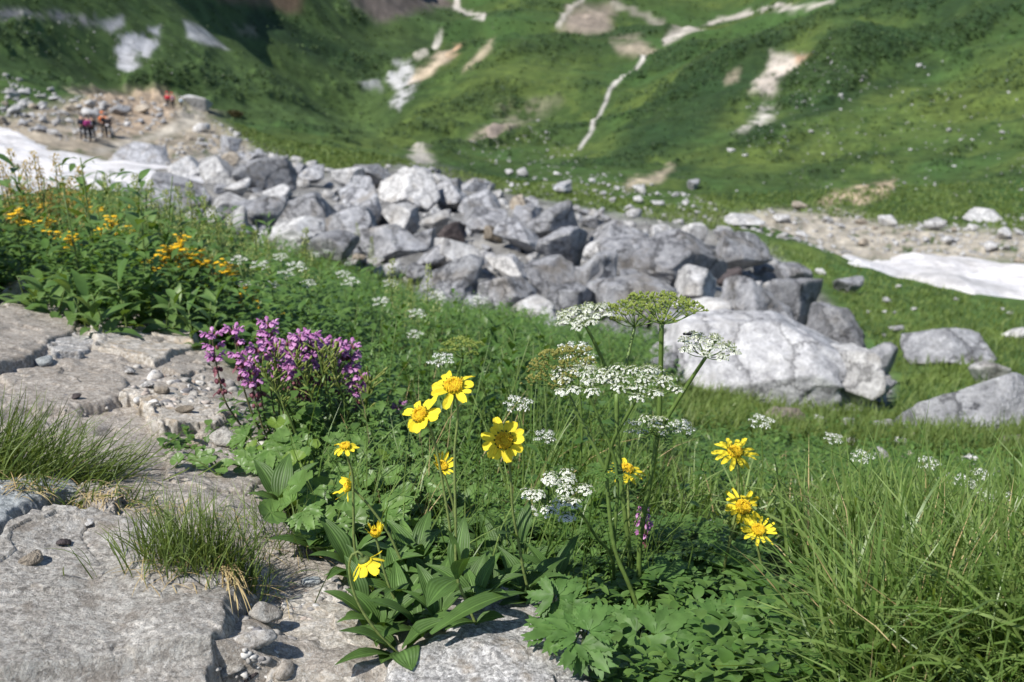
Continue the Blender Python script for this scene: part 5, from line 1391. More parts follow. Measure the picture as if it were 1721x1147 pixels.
node = at(1108, 726, yb)
rg7 = np.random.default_rng(77)
for a in range(5):
    an = a * 1.26; divided_leaf(t2, node, (math.cos(an), math.sin(an), .1), .032, M_under, b, a)
# plant three: leaning stem with the brown-green and white heads at the left, and the wide white head
b = hit(1085, 1058, 0.9); yb = b[1]
t3 = thing('white_umbel_plant', 'leaning umbel plant bearing the brown green head and two white heads', 'umbel plant', b, 'white umbel plants of the foreground')
stalk(t3, [(1085,1058),(1060,990),(1032,918),(1018,790)], yb, yb + .02, 9, 7, b)
stalk(t3, [(1018,792),(998,750),(975,705),(954,657)], yb + .02, yb + .03, 8, 5, b); stalk(t3, [(1032,918),(1036,790),(1005,700),(979,646)], yb + .02, yb + .0, 7, 5, b)
stalk(t3, [(1018,790),(1032,738),(1052,702),(1075,663)], yb + .02, yb - .02, 8, 5, b)
umbel(t3, at(948,648,yb+.03), (-.28,-.10,.95), 56*pxm, 46*pxm, 17, 13, 6, b, 'brown', floret=.0013)
umbel(t3, at(979,652,yb), (-.08,-.20,.97), 48*pxm, 22*pxm, 15, 30, 7, b, 'white', floret=.0015)
umbel(t3, at(1077,664,yb-.02), (.06,-.05,1), 60*pxm, 30*pxm, 18, 30, 8, b, 'white', floret=.0015)
node = at(1018, 790, yb + .02)
for a in range(6): divided_leaf(t3, node, (math.cos(a * 1.1), math.sin(a * 1.1), .1), .030, M_under, b, 20 + a)
# plant four: low white umbel of separate clusters in the middle
b = hit(1032, 1000, 0.9); yb = b[1]
t4 = thing('white_umbel_plant', 'low white umbel of separate round clusters in the middle of the clump', 'umbel plant', b, 'white umbel plants of the foreground')
stalk(t4, [(1032,1000),(1028,935),(1003,904),(965,850),(945,845)], yb, yb - .05, 7, 5, b)
umbel(t4, at(938,850,yb-.05), (-.04,-.30,.93), 58*pxm, 34*pxm, 13, 30, 9, b, 'white', floret=.0018)
b = hit(930, 960, 0.9); yb = b[1]
for k, (u, v, h) in enumerate([(1000,960,.05),(960,930,.07),(1100,960,.06),(1150,940,.06),(1040,930,.05),(930,980,.04),(1010,1000,.04)]):
    q_ = hit(u, v, .9); t_ = thing('feathery_leaf_plant', ['feathery leaf fan low between the umbel stems','feathery leaf fan behind the low white umbel','feathery leaf fan at the foot of the upright umbel','feathery leaf fan left of the right daisies','small feathery leaf fan in the deep shade of the clump','feathery leaf fan right of the daisy rosette','feathery leaf fan over the speckled rock'][k], 'leafy plant', q_)
    for a in range(5):
        an = a * 1.256 + k; divided_leaf(t_, q_ + np.array([0, 0, h * .5]), (math.cos(an), math.sin(an), .55), RNG.uniform(.06, .09), M_under, q_, 30 + k * 7 + a)
    V, F = tube([q_ - [0, 0, .01], q_ + [0, 0, h * .55]], .0015, 5); put('stem', V, F, M_stem, t_, q_)

# a fly on the right white umbel
M_fly = plain_mat('fly_body', (0.012, 0.012, 0.014), 0.3, 0.1); M_wing = plain_mat('fly_wing', (0.10, 0.10, 0.10), 0.3, 0.1, trans=0.5)
fc = at(1157, 562, hit(1074, 1010, 0.9)[1] - .045)
fl = thing('fly', 'tiny black fly perched on the left rim of the right white umbel', 'fly', fc)
D, F = ICO[3]
mb = MB(); mb.add(D * [.0042, .0016, .0016], F); mb.add(D * [.0016, .0016, .0015] + [-.0048, 0, .0003], F)
for s_ in (-1, 1):
    for x in (-.002, 0, .002):
        V, F6 = tube([(x, 0, 0), (x, s_ * .003, .0008), (x, s_ * .0045, -.0022)], .00025, 4); mb.add(V, F6)
V, F = mb.out(); put('body', V, F, M_fly, fl)
for s_ in (-1, 1):
    V, F = strips((-.001, s_ * .0006, .0015), (1, s_ * .35, .12), .0065, .0026, .1, P_OVAL, nw=3); put('wing', V, F, M_wing, fl)

# white umbels farther back, one thing each
def back_umbel(i):
    t = thing('white_umbel_plant', 'small white umbel flower standing in the greenery between bank and ridge', 'umbel plant', (0, 0, -50), 'white umbels behind the clump')
    h = .34; org = np.zeros(3)
    V, F = tube(smooth_path([(0, 0, -.02), (.015, 0, h * .5), (0, 0, h * .93)], 8), np.linspace(.0028, .0018, 8), 5); put('stem', V, F, M_ustem, t)
    umbel(t, np.array([0, 0, h * .93]), (.05 * (i - 1), -.25, .95), .030, .016, 14, 14, 50 + i, org, 'white', lod=.5, floret=.0015)
    V, F = herb_batch(np.zeros((1, 3)), np.array([h * .7]), 10, (.04, .08), (.3, .45), P_LEAF_LO); put('foliage', V, F, M_under, t)
    return t
bu = [back_umbel(i) for i in range(3)]; bs = set()
for (u, v, sc) in [(400,430,.8),(436,438,.9),(470,426,1.1),(478,455,1),(455,472,.9),(410,472,1.2),(497,440,.8),(530,425,1),(548,420,1),(585,440,1),(620,418,1.2),(640,432,1.1),(655,470,1.2),(590,467,1),(660,404,1),(805,498,1.2),(735,490,1.1),(967,577,1),(658,548,.6),(697,556,.7),(612,543,.5),(742,595,.8),(700,520,1),(640,500,.8),(575,455,.9),(515,470,.8),(1145,708,.8),(915,725,.8),(870,668,.8),(1195,875,.6),(1280,700,.7),(1640,815,.9),(1700,830,.9),(1620,800,.8),(1660,830,.8),(1650,790,.7),(1600,860,.6),(1560,770,.6),(1450,760,.6),(1400,730,.6)]:
    b, f_ = by_head(u, v, .30 * (sc if sc < .75 or u < 800 and v > 540 else 1), 1.5 if v > 540 else 2.9); k = int(RNG.integers(3)); s2 = (.88 * f_ if f_ < .99 else .88) * (sc if sc < .75 or u < 800 and v > 540 else 1)
    if k not in bs: bs.add(k); bu[k].location = b; bu[k].scale = (s2,) * 3
    else: dup(bu[k], b, RNG.uniform(-.5, .5), s2)
# a flat green umbel behind the highest daisy
b, f_ = by_head(777, 600, .26, 1.9); yb = b[1]
t = thing('green_umbel_plant', 'flat green umbel gone to seed behind the highest yellow daisy', 'umbel plant', b)
stalk(t, [(757,700),(765,650),(777,602)], yb, yb, 7, 5, b); umbel(t, at(777,602,yb), (0,0,1), 36*yb/1800, 26*yb/1800, 13, 10, 70, b, 'seed', lod=.5)

# ------------------------------------------------------------------ purple flower spikes
M_purple = leaf_mat('purple_blossom', (0.38, 0.12, 0.34), (0.66, 0.36, 0.62), trans=0.3, rough=0.5, var=0.35, scale=160, tcol=(1.1, .9, 1.1))
M_maroon = leaf_mat('maroon_calyx', (0.12, 0.035, 0.050), (0.20, 0.07, 0.085), trans=0.1, rough=0.6, var=0.3, scale=200)
M_pstem = leaf_mat('spike_stem', (0.10, 0.12, 0.045), (0.13, 0.10, 0.05), trans=0.0, rough=0.6, var=0.3, scale=90)
def spike(label, top, foot, base, bloom, seed, y=None, sz=1.0):
    """whorls of hooded blossoms along the upper stem, bare maroon calyces below them"""
    rg = np.random.default_rng(seed)
    b = hit(*base, 1.2); y0 = b[1] if y is None else y
    if y is not None: b = at(base[0], base[1], y)
    t = thing('purple_flower_spike', label, 'flower', b, 'purple flower spikes')
    P = smooth_path(px_path([base, ((base[0] + foot[0]) / 2 - 4, (base[1] + foot[1]) / 2), foot, top], y0, y0), 24)
    px = y0 / math.cos(PITCH) / F0
    V, F = tube(P, np.linspace(4.2, 2.0, 24) * px / 2, 6); put('stem', V, F, M_pstem, t, b)
    seg = np.linalg.norm(np.diff(P, axis=0), axis=1); s_ = np.concatenate([[0], np.cumsum(seg)]); total = s_[-1]
    ftl = total - np.linalg.norm(at(*foot, y0) - at(*top, y0))
    n = max(4, int((total - ftl) / (18 * px)))
    blo, cal, lv = MB(), MB(), MB(); D, Fo = ICO[2]
    for w in range(n):
        f = (w + .5) / n; ss = ftl + (total - ftl) * f
        c = np.array([np.interp(ss, s_, P[:, i]) for i in range(3)])
        k = 5
        for q in range(k):
            a = q / k * 6.283 + w * .6 + rg.normal(0, .25)
            if rg.random() < .12: continue
            r_ = np.array([math.cos(a), math.sin(a), 0])
            cc = c + r_ * 6.0 * px * sz
            cal.add(D * np.array([3.6, 3.6, 5.0]) * px * sz * .9 + cc, Fo)
            if f > 1 - bloom * .92:
                tip = cc + (r_ * 6 + np.array([0, 0, 7.0])) * px * sz
                # tube, arched hood and a spreading three lobed lip
                V, F = tube(np.stack([cc, (cc + tip) / 2 + [0, 0, 2.0 * px], tip]), np.array([2.2, 2.4, 3.0]) * px * sz, 5, cap=False); blo.add(V, F)
                V, F = strips(tip, norm(r_ * .35 + [0, 0, 1.0]), 11 * px * sz, 7 * px * sz, 1.9, [.7, 1, .9, .5, .15], nw=3, fold=-.5, up=-r_); blo.add(V, F)
                for g in (-.8, 0, .8):
                    ca, sa = math.cos(g), math.sin(g); dr = np.array([r_[0] * ca - r_[1] * sa, r_[0] * sa + r_[1] * ca, -.15 + rg.normal(0, .15)])
                    V, F = strips(tip, dr, 10 * px * sz, 8 * px * sz, .9, [.5, 1, .95, .3], nw=3); blo.add(V, F)
            elif rg.random() < .35:
                V, F = strips(cc, norm(r_ + [0, 0, -.3]), 14 * px * sz, 6 * px * sz, .8, P_LEAF_LO, nw=3, fold=.3); cal.add(V, F)
    if blo.n: V, F = blo.out(); put('blossoms', V, F, M_purple, t, b)
    V, F = cal.out(); put('calyces', V, F, M_maroon, t, b)
    for f in np.linspace(.08, .9, 5):
        ss = ftl * f; c = np.array([np.interp(ss, s_, P[:, i]) for i in range(3)])
        for q in range(3):
            a = q * 2.1 + f * 5; V, F = strips(c, norm([math.cos(a), math.sin(a), .3]), 26 * px, 9 * px, .9, P_LEAF_LO, nw=3, fold=.3); lv.add(V, F)
    V, F = lv.out(); put('foliage', V, F, M_under, t, b)
SP = [((354,556),(376,668),(424,738),.62,'purple spike standing alone at the far left of its group'),((391,548),(408,645),(446,742),.55,'second purple spike from the left, slightly taller than the leftmost'),
 ((449,540),(452,600),(470,740),.75,'highest purple spike of the group, pale blossoms at its tip'),((430,580),(440,672),(462,745),.7,'full purple spike below the highest one'),((414,602),(434,690),(458,750),.6,'low purple spike leaning left under the highest one'),
 ((470,590),(474,665),(490,745),.7,'purple spike in the left middle of the group behind green pods'),((487,570),(492,680),(505,748),.75,'broad purple spike in the middle of the group'),((505,560),(503,660),(512,750),.75,'purple spike right of the broad middle one'),
 ((522,556),(520,650),(526,750),.8,'purple spike with a single hood pointing right at its tip'),((540,572),(536,655),(540,748),.7,'purple spike behind the green pod stems'),((556,570),(548,645),(556,750),.65,'purple spike between the two rightmost pod stems'),
 ((574,578),(570,668),(576,752),.8,'purple spike at the right side of the group'),((590,574),(588,650),(590,752),.75,'purple spike just left of the rightmost one'),((603,628),(598,684),(600,756),.9,'rightmost lower purple spike, darker blossoms'),
 ((497,600),(500,690),(500,752),.45,'half faded purple spike low in the middle of the group'),((460,575),(468,650),(480,752),.6,'slender purple spike behind the highest one'),((515,590),(520,680),(522,752),.5,'faded purple spike deep in the middle of the group')]
for k, (a, f_, b_, bl, lab) in enumerate(SP): spike(lab, a, f_, b_, bl, 200 + k)
spike('small purple spike glimpsed behind the umbel stems at right', (1080,858), (1086,925), (1092,960), .9, 240, sz=.9)
spike('tiny purple spike in the shade left of the daisies', (672,678), (670,700), (668,760), .8, 241, sz=.7)
# stems with slim green seed pods in front of the purple spikes
M_pod = leaf_mat('green_pod', (0.13, 0.17, 0.03), (0.22, 0.25, 0.06), trans=0.1, rough=0.5, var=0.2, scale=200)
def pod_stem(label, pts, seed):
    rg = np.random.default_rng(seed); b = hit(*pts[0], 1.1); y0 = b[1]; px = y0 / math.cos(PITCH) / F0
    t = thing('seed_pod_stem', label, 'plant', b, 'green seed pod stems')
    P = smooth_path(px_path(pts, y0, y0 - .03), 20); V, F = tube(P, np.linspace(7, 3, 20) * px / 2, 7); put('stem', V, F, M_stem, t, b)
    mb = MB(); D, Fo = ICO[2]
    for q in range(26):
        f = .62 + .38 * q / 25; c = np.array([np.interp(f, np.linspace(0, 1, 20), P[:, i]) for i in range(3)])
        d = norm([rg.normal(0, .6), rg.normal(0, .6), 1.0]); L_ = rg.uniform(14, 34) * px
        e = c + d * L_
        V, F = tube(np.stack([c, (c + e) / 2 + rg.normal(0, .0006, 3), e]), np.array([1.1, 1.2, 1.0]) * px, 4); mb.add(V, F)
        x1, x2, x3 = frame(d); mb.add(D * np.array([2.0, 2.0, 5.5]) * px @ np.stack([x1, x2, x3], 0) + e, Fo)
    V, F = mb.out(); put('pods', V, F, M_pod, t, b)
for k, (pts, lab) in enumerate([([(530,800),(515,765),(500,735),(482,692),(462,655),(440,625)],'seed pod stem bending far to the left'),([(540,780),(533,700),(513,640),(495,605)],'seed pod stem second from the left'),([(575,770),(560,700),(545,640),(535,590)],'seed pod stem in front of the middle spikes'),
    ([(596,765),(588,702),(570,650),(556,592)],'rightmost seed pod stem, tallest of them'),([(505,770),(490,700),(468,640),(460,600)],'seed pod stem crossing the leftward bending one'),([(610,770),(612,720),(616,680),(622,640)],'browned seed pod stem right of the purple spikes')]): pod_stem(lab, pts, 300 + k)

# ------------------------------------------------------------------ broad, round and lobed leaves at ground level
def round_leaf(t, c, nrm, rad, mat, org, seed, notch=True, lobes=0, depth=.0):
    rg = np.random.default_rng(seed); e1, e2, n_ = frame(nrm); na, nr = 44, 6
    a0 = rg.uniform(0, 6.283); V = [c.copy()]
    for r in range(1, nr + 1):
        for q in range(na):
            f = q / na; a = f * 6.283
            rr = rad * r / nr
            edge = 1.0
            if notch: edge *= 1 - .75 * math.exp(-((min(f, 1 - f)) / .045) ** 2)
            if lobes: edge *= 1 - depth * (0.5 - 0.5 * math.cos(6.283 * lobes * f)) ** 1.0
            edge *= 1 + .05 * math.sin(a * (13 if not lobes else 27)) * (r / nr) ** 3
            z = rad * (.16 * (r / nr) ** 2 + .06 * math.sin(3 * a + a0) * (r / nr) ** 2 - .02 * math.cos(a * 7))
            V.append(c + (e1 * math.cos(a + a0) + e2 * math.sin(a + a0)) * rr * edge + n_ * z)
    F3 = [[0, 1 + q, 1 + (q + 1) % na] for q in range(na)]
    F4 = [[1 + r * na + q, 1 + (r + 1) * na + q, 1 + (r + 1) * na + (q + 1) % na, 1 + r * na + (q + 1) % na] for r in range(nr - 1) for q in range(na)]
    return put('leaf', np.array(V), [np.array(F3), np.array(F4)], mat, t, org)
def palm_leaf(t, c, fwd, nrm, size, mat, org, seed, nl=5):
    """hand shaped leaf of toothed lobes"""
    rg = np.random.default_rng(seed); n_ = norm(nrm); f = norm(fwd - n_ * np.dot(fwd, n_)); s_ = np.cross(f, n_); mb = MB()
    for q in range(nl):
        a = (q - (nl - 1) / 2) * (0.70 if nl == 5 else .95) + rg.normal(0, .06)
        L_ = size * (1.0 - .14 * abs(q - (nl - 1) / 2)) * rg.uniform(.92, 1.08)
        d = f * math.cos(a) + s_ * math.sin(a)
        pr = np.array([.10, .26, .42, .62, .80, .72, .94, .80, .86, .62, .66, .40, .36, .16, .02])
        V, F = strips(c - n_ * .0003 * q, norm(d + n_ * .18), L_, L_ * .44, .55 + rg.normal(0, .15), pr, fold=.22, nw=5, up=n_, wav=.10); mb.add(V, F)
        for sg in (-1, 1):                         # side teeth
            for h_ in (.45, .62, .78):
                b_ = c + d * L_ * h_ * .98 + np.cross(d, n_) * sg * L_ * .10
                V, F = strips(b_ + n_ * .0006, norm(d + np.cross(d, n_) * sg * .75), L_ * .24, L_ * .13, .3, [.9, 1, .7, .05], nw=3, up=n_); mb.add(V, F)
    V, F = mb.out(); return put('leaf', V, F, mat, t, org)
M_lobed = leaf_mat('lobed_leaf', (0.070, 0.150, 0.036), (0.115, 0.215, 0.058), trans=0.32, rough=0.5, var=0.25, scale=60, spec=0.25)
M_pale_leaf = leaf_mat('pale_green_leaf', (0.14, 0.24, 0.035), (0.19, 0.29, 0.05), trans=0.4, rough=0.45, var=0.15, scale=50)
def petiole(t, a, b, w, org, mat=None):
    m_ = (a + b) / 2 + np.array([0, 0, .012]); V, F = tube(smooth_path([a, m_, b], 8), w, 5); put('leaf_stalk', V, F, mat or M_stem, t, org)
PALM = [
 ('lobed leaf plant lying over the speckled rock, lowest leaves', (985,1070), [(915,1082,46,-150),(950,1060,44,150),(990,1100,52,-60),(960,1095,40,-110),(1000,1048,46,60)]),
 ('lobed leaf plant at the bottom centre with the largest leaves', (1080,1080), [(1085,1105,76,-80),(1048,1052,58,140),(1120,1058,60,40),(1160,1095,74,-20),(1040,1120,60,-140),(1130,1140,66,-70)]),
 ('lobed leaf plant right of the bottom centre, below the lowest daisy', (1210,1060), [(1205,1090,66,-90),(1180,1040,54,130),(1240,1046,60,30),(1262,1092,62,-30),(1225,1130,60,-100),(1296,1130,56,-60)]),
 ('lobed leaf plant in half shade under the umbel stems', (1100,985), [(1080,975,46,160),(1125,965,52,50),(1105,1005,52,-60),(1060,1000,44,-140),(1150,995,52,0)]),
 ('lobed leaf plant climbing beside the right daisies', (1220,960), [(1190,940,48,150),(1235,935,52,70),(1250,970,48,-20),(1200,985,54,-90),(1170,965,46,180)]),
 ('small lobed leaf plant right of the daisy rosettes', (930,1010), [(915,1000,36,170),(950,995,40,40),(935,1028,42,-80),(970,1020,38,-10)]),
]
for k, (lab, cb, lv) in enumerate(PALM):
    b = hit(*cb, 0.85); t = thing('lobed_leaf_plant', lab, 'leafy plant', b, 'lobed leaf plants of the foreground')
    for q, (u, v, s_, an) in enumerate(lv):
        y_ = b[1] - .05 + RNG.normal(0, .012) - (v - cb[1]) * .0004; c = at(u, v, y_)
        c[2] = max(c[2], surf(c[0], c[1]) + .015)
        an = math.radians(an); px = y_ / math.cos(PITCH) / F0
        fw = np.array([math.cos(an), math.sin(an) * .8, -.1 + .3 * math.sin(an)])
        palm_leaf(t, c - norm(fw) * s_ * px * .45, fw, (RNG.normal(-.1, .18), -.38 + RNG.normal(0, .15), .9), s_ * px * 1.45, M_lobed, b, 500 + k * 10 + q, 5 if q % 3 else 3)
        petiole(t, b, c - norm(fw) * s_ * px * .45, .0011, b, M_stem_d)
RND = [
 ('bright lobed leaf plant, pale green leaf catching the sun left of the daisies', (520,800), [(500,762,44,6)], M_pale_leaf),
 ('round leaved plant between the pod stems and the daisies', (650,790), [(642,752,26,0),(662,742,22,0),(610,770,22,0),(632,790,20,0)], M_broad),
 ('round leaved plant below the round leaf pair', (690,850), [(700,800,24,0),(680,840,20,0),(735,815,24,0),(660,825,18,0)], M_broad),
 ('round leaf in bright sun above the half open daisy', (700,925), [(681,914,20,0),(705,900,18,0),(692,890,16,0)], M_pale_leaf),
 ('heart shaped leaves left of the sideways daisy', (520,850), [(490,815,24,0),(455,825,20,0),(520,838,26,0),(480,850,18,0),(440,800,16,0)], M_broad),
 ('leafy plant with round leaves at the edge of the trail slab', (560,900), [(545,870,22,0),(570,890,18,0),(530,895,16,0),(590,875,20,0)], M_broad),
 ('round leaf cluster under the low white umbel', (800,860), [(790,840,18,0),(820,830,20,0),(760,850,16,0)], M_broad),
 ('bright round leaves in the grass at the lower right', (1595,1080), [(1575,1055,22,0),(1600,1062,20,0),(1590,1085,24,0),(1560,1085,18,0)], M_pale_leaf),
 ('round leaf pair at the bottom right corner', (1700,1110), [(1685,1100,18,0),(1712,1092,20,0),(1705,1120,18,0)], M_pale_leaf),
 ('shaded round leaves at the bottom edge in the grass', (1420,1120), [(1400,1110,22,0),(1440,1100,20,0),(1425,1135,22,0),(1370,1090,22,0),(1345,1060,20,0)], M_broad),
 ('low round leaves on the trail beside the slab crack', (370,800), [(330,775,13,0),(352,768,14,0),(378,785,16,0),(405,790,14,0),(300,790,12,0),(345,795,14,0)], M_broad),
]
for k, (lab, cb, lv, mt) in enumerate(RND):
    b = hit(*cb, 0.85); t = thing('round_leaf_plant', lab, 'leafy plant', b, 'round leaf plants')
    for q, (u, v, s_, lob) in enumerate(lv):
        y_ = b[1] + RNG.normal(0, .012); c = at(u, v, y_); c[2] = max(c[2], surf(c[0], c[1]) + .012); px = y_ / math.cos(PITCH) / F0
        round_leaf(t, c, (RNG.normal(-.2, .2), -.55 + RNG.normal(0, .2), .8), s_ * px * 1.1, mt, b, 700 + k * 10 + q, lobes=lob, depth=.35 if lob else 0)
        petiole(t, b, c, .0012, b)
rg9 = np.random.default_rng(99)
XT = [(455,780),(500,790),(470,820),(520,830),(560,800),(590,840),(540,870),(500,900),(560,915),(620,820),(650,860),(600,880),(640,780),(700,830),(740,870),(610,940),(580,770),(690,890)]
for k, (u, v) in enumerate(XT):
    b = hit(u, v, 1.0); t = thing('round_leaf_plant', 'low plant with rounded glossy leaves filling the clump left of the daisies', 'leafy plant', b, 'round leaf plants left of the daisies')
    for q in range(6):
        a = q * 1.05 + rg9.uniform(0, 6); d_ = rg9.uniform(.015, .05); c = b + np.array([math.cos(a) * d_, math.sin(a) * d_, rg9.uniform(.02, .075)])
        if rg9.random() < .6: round_leaf(t, c, (rg9.normal(-.2, .3), -.5 + rg9.normal(0, .3), .8), rg9.uniform(.011, .021), M_pale_leaf if rg9.random() < .15 else M_broad, b, 900 + k * 10 + q)
        else: palm_leaf(t, c, (math.cos(a), math.sin(a), .1), (rg9.normal(-.1, .2), -.4, .9), rg9.uniform(.025, .042), M_broad, b, 900 + k * 10 + q)
        petiole(t, b, c, .0009, b)
M_lanceg = leaf_mat('lance_leaf', (0.070, 0.145, 0.030), (0.120, 0.215, 0.055), trans=0.3, rough=0.48, var=0.25, scale=45, spec=0.3, veins=24.0)
LN = [(640,1062),(705,1062),(612,1035),(735,1048),(675,1045),(650,980),(700,960),(740,1000),(780,960),(830,1000),(860,970),(760,930),(820,940),(900,960),(680,1020),(620,985),(720,930),(930,990),(800,1020),(590,960),(880,1010)]
for k, (u, v) in enumerate(LN):
    b = hit(u, v, .95); t = thing('lance_leaf_plant', 'rosette of dark lance shaped leaves at the foot of the daisy stems', 'leafy plant', b, 'lance leaf rosettes under the daisies')
    for q in range(7):
        a = q / 7 * 6.283 + k * .7 + rg9.normal(0, .2); L_ = rg9.uniform(.04, .085); d = norm(np.array([math.cos(a), math.sin(a), rg9.uniform(.25, 1.2)]))
        leaf3(t, b + np.array([0, 0, .004]), b + d * L_, L_ * rg9.uniform(.24, .34), M_arnleaf if (k * 7 + q) % 5 < 2 else M_lanceg, rg9.uniform(.3, .6), org=b)
# sword and spoon leaves filling the left of the clump
FILL = [(560,880,0),(600,905,0),(535,915,1),(620,870,0),(500,880,1),(470,850,0),(660,900,1),(720,880,0),(740,930,0),(690,960,1),(830,960,0),(860,930,1),(800,930,0),(640,840,0),(580,850,1),(700,760,0),(560,820,0),(610,800,1),(540,940,0),(770,900,1)]
for k, (u, v, kd) in enumerate(FILL):
    b = hit(u, v, .95); t = thing('spoon_leaf_plant', 'small plant with a rosette of spoon shaped leaves among the daisy stems', 'leafy plant', b, 'spoon leaf rosettes among the daisies')
    n = 7
    for q in range(n):
        a = q / n * 6.283 + k; L_ = RNG.uniform(.045, .085); d = np.array([math.cos(a), math.sin(a), RNG.uniform(.4, 1.1)])
        leaf3(t, b + np.array([0, 0, .005]), b + norm(d) * L_, L_ * RNG.uniform(.28, .4), M_broad if kd else M_arnleaf, .4, org=b)

# ------------------------------------------------------------------ grass tufts on the trail
def tuft(label, base, spread, num, h, wd, lean, bias, dry, seed):
    b = hit(*base, .9); t = thing('grass_tuft', label, 'grass tuft', b); t['kind'] = 'thing'
    rg = np.random.default_rng(seed)
    n = num; e = rg.normal(size=(n, 2)) * np.array(spread)
    Q = np.stack([b[0] + e[:, 0], b[1] + e[:, 1], np.zeros(n)], -1); Q[:, 2] = [surf(*p_) - .003 for p_ in Q[:, :2]]
    a = rg.uniform(0, 6.28, n); tt = np.abs(rg.normal(0, lean, n))
    D = norm(np.stack([np.cos(a) * tt + bias[0] + e[:, 0] * 2.5, np.sin(a) * tt + bias[1] + e[:, 1] * 2, np.ones(n)], -1))
    V, F = strips(Q, D, rg.uniform(h[0], h[1], n) * (1 - .35 * np.minimum(1, np.hypot(e[:, 0] / spread[0], e[:, 1] / spread[1]) / 2)), rg.uniform(wd[0], wd[1], n), rg.uniform(.2, 1.6, n), P_BLADE_HI, fold=.3, nw=2, up=norm(rg.normal(size=(n, 3)) + [0, 0, .4]))
    put('blades', V, F, M_tuft, t, b)['kind'] = 'stuff'
    n = dry; e = rg.normal(size=(n, 2)) * np.array(spread)
    Q = np.stack([b[0] + e[:, 0], b[1] + e[:, 1] - spread[1], np.zeros(n)], -1); Q[:, 2] = [surf(*p_) + .004 for p_ in Q[:, :2]]
    a = rg.uniform(0, 6.28, n)
    D = norm(np.stack([np.cos(a) + bias[0], np.sin(a) - .3, rg.uniform(.05, .5, n)], -1))
    V, F = strips(Q, D, rg.uniform(h[0] * .5, h[1] * .55, n), wd[0] * 1.1, rg.uniform(.4, 1.4, n), P_BLADE_HI, nw=2); put('dry_blades', V, F, M_straw, t, b)['kind'] = 'stuff'
tuft('fine upright grass tuft growing from the crack behind the large slab', (322,945), (.036, .020), 460, (.05, .125), (.0009, .0017), .38, (.05, 0), 50, 1)
tuft('smaller grass tuft at the corner of the large slab with dry straw', (392,962), (.020, .016), 160, (.05, .11), (.0010, .0018), .35, (.05, 0), 60, 2)
tuft('thin grass wisps between the tuft and the leafy clump', (450,915), (.035, .02), 90, (.06, .12), (.0009, .0015), .5, (.12, 0), 24, 3)
tuft('long combed grass tuft lying to the right at the left edge', (25,800), (.07, .035), 800, (.09, .17), (.0011, .0021), .35, (.75, -.1), 60, 4)
tuft('low trampled grass with dry straw behind the bluish slab', (140,842), (.07, .016), 160, (.03, .07), (.0012, .002), .9, (.3, 0), 200, 5)
V, F = strips(np.array([hit(386, 962, .9) + [0, 0, .01]] * 16) + RNG.normal(0, .006, (16, 3)) * [1, 1, .2], norm(np.stack([RNG.normal(.4, .25, 16), RNG.normal(-.9, .2, 16), RNG.normal(.12, .1, 16)], -1)), RNG.uniform(.04, .09, 16), .0016, RNG.uniform(.5, 1.3, 16), P_BLADE_HI, nw=2)
o = put('dry_straw', V, F, M_straw); tag(o, 'wisp of dry straw hanging over the corner of the large slab', 'straw')
# single broad blades and dry blades crossing the meadow at the right
BL = [((1500,1147),(1385,975),13,'pale broad grass blade lying diagonally across the meadow at right'),((1320,1147),(1420,830),11,'tall dark grass blade leaning right beside the lowest daisy'),((1370,1140),(1405,820),9,'tall arched grass blade right of the daisies'),((1450,1100),(1570,835),9,'long bright grass blade leaning right in the meadow'),((1410,1040),(1340,990),8,'short pale bent blade near the lowest daisy'),((1330,1000),(1310,760),7,'thin straight blade behind the right daisies'),((1535,1000),(1445,895),7,'reddish brown dry blade in the meadow'),((1690,1147),(1620,830),8,'upright blade at the right edge of the meadow')]
for k, (a, e, w, lab) in enumerate(BL):
    y_ = 1.22 + .05 * (k % 3); p0, p1 = at(*a, y_ - .02), at(*e, y_ + .04)
    p0[2] -= .02
    d = p1 - p0; L_ = np.linalg.norm(d)
    V, F = strips(p0, norm(d + np.array([-.12 * d[0], 0, .10 * L_])), L_ * 1.02, w / F0 * y_, .35, P_BLADE_HI, nw=3, fold=.4, up=np.array([0.2, -1.0, .3]))
    o = put('tall_grass', V, F, M_straw if k == 6 else M_pale_leaf if k in (0, 4) else M_grass); tag(o, lab, 'grass'); o['kind'] = 'thing'

# ------------------------------------------------------------------ hikers on the far path, and the brown bush
def skin_obj(name, pts, edges, rad, mat, parent=None, sub=1):
    me = bpy.data.meshes.new(name); me.from_pydata([tuple(p) for p in pts], edges, []); me.update()
    o = bpy.data.objects.new(name, me); COL.objects.link(o)
    if parent: o.parent = parent
    m1 = o.modifiers.new('skin', 'SKIN'); m1.use_smooth_shade = True
    if not me.skin_vertices: me.attributes
    for i, r_ in enumerate(rad):
        me.skin_vertices[0].data[i].radius = (r_ if not np.isscalar(r_) else (r_, r_))
        me.skin_vertices[0].data[i].use_root = (i == 0)
    m2 = o.modifiers.new('sub', 'SUBSURF'); m2.levels = sub; m2.render_levels = sub
    me.materials.append(mat); return o
M_skin = plain_mat('skin', (0.50, 0.32, 0.24), .6, .05); M_black = plain_mat('dark_cloth', (0.018, 0.018, 0.022), .8, .2); M_navy = plain_mat('navy_cloth', (0.02, 0.022, 0.04), .8, .2)
def cloth(n_, c): return plain_mat(n_, c, .8, .15, 30)
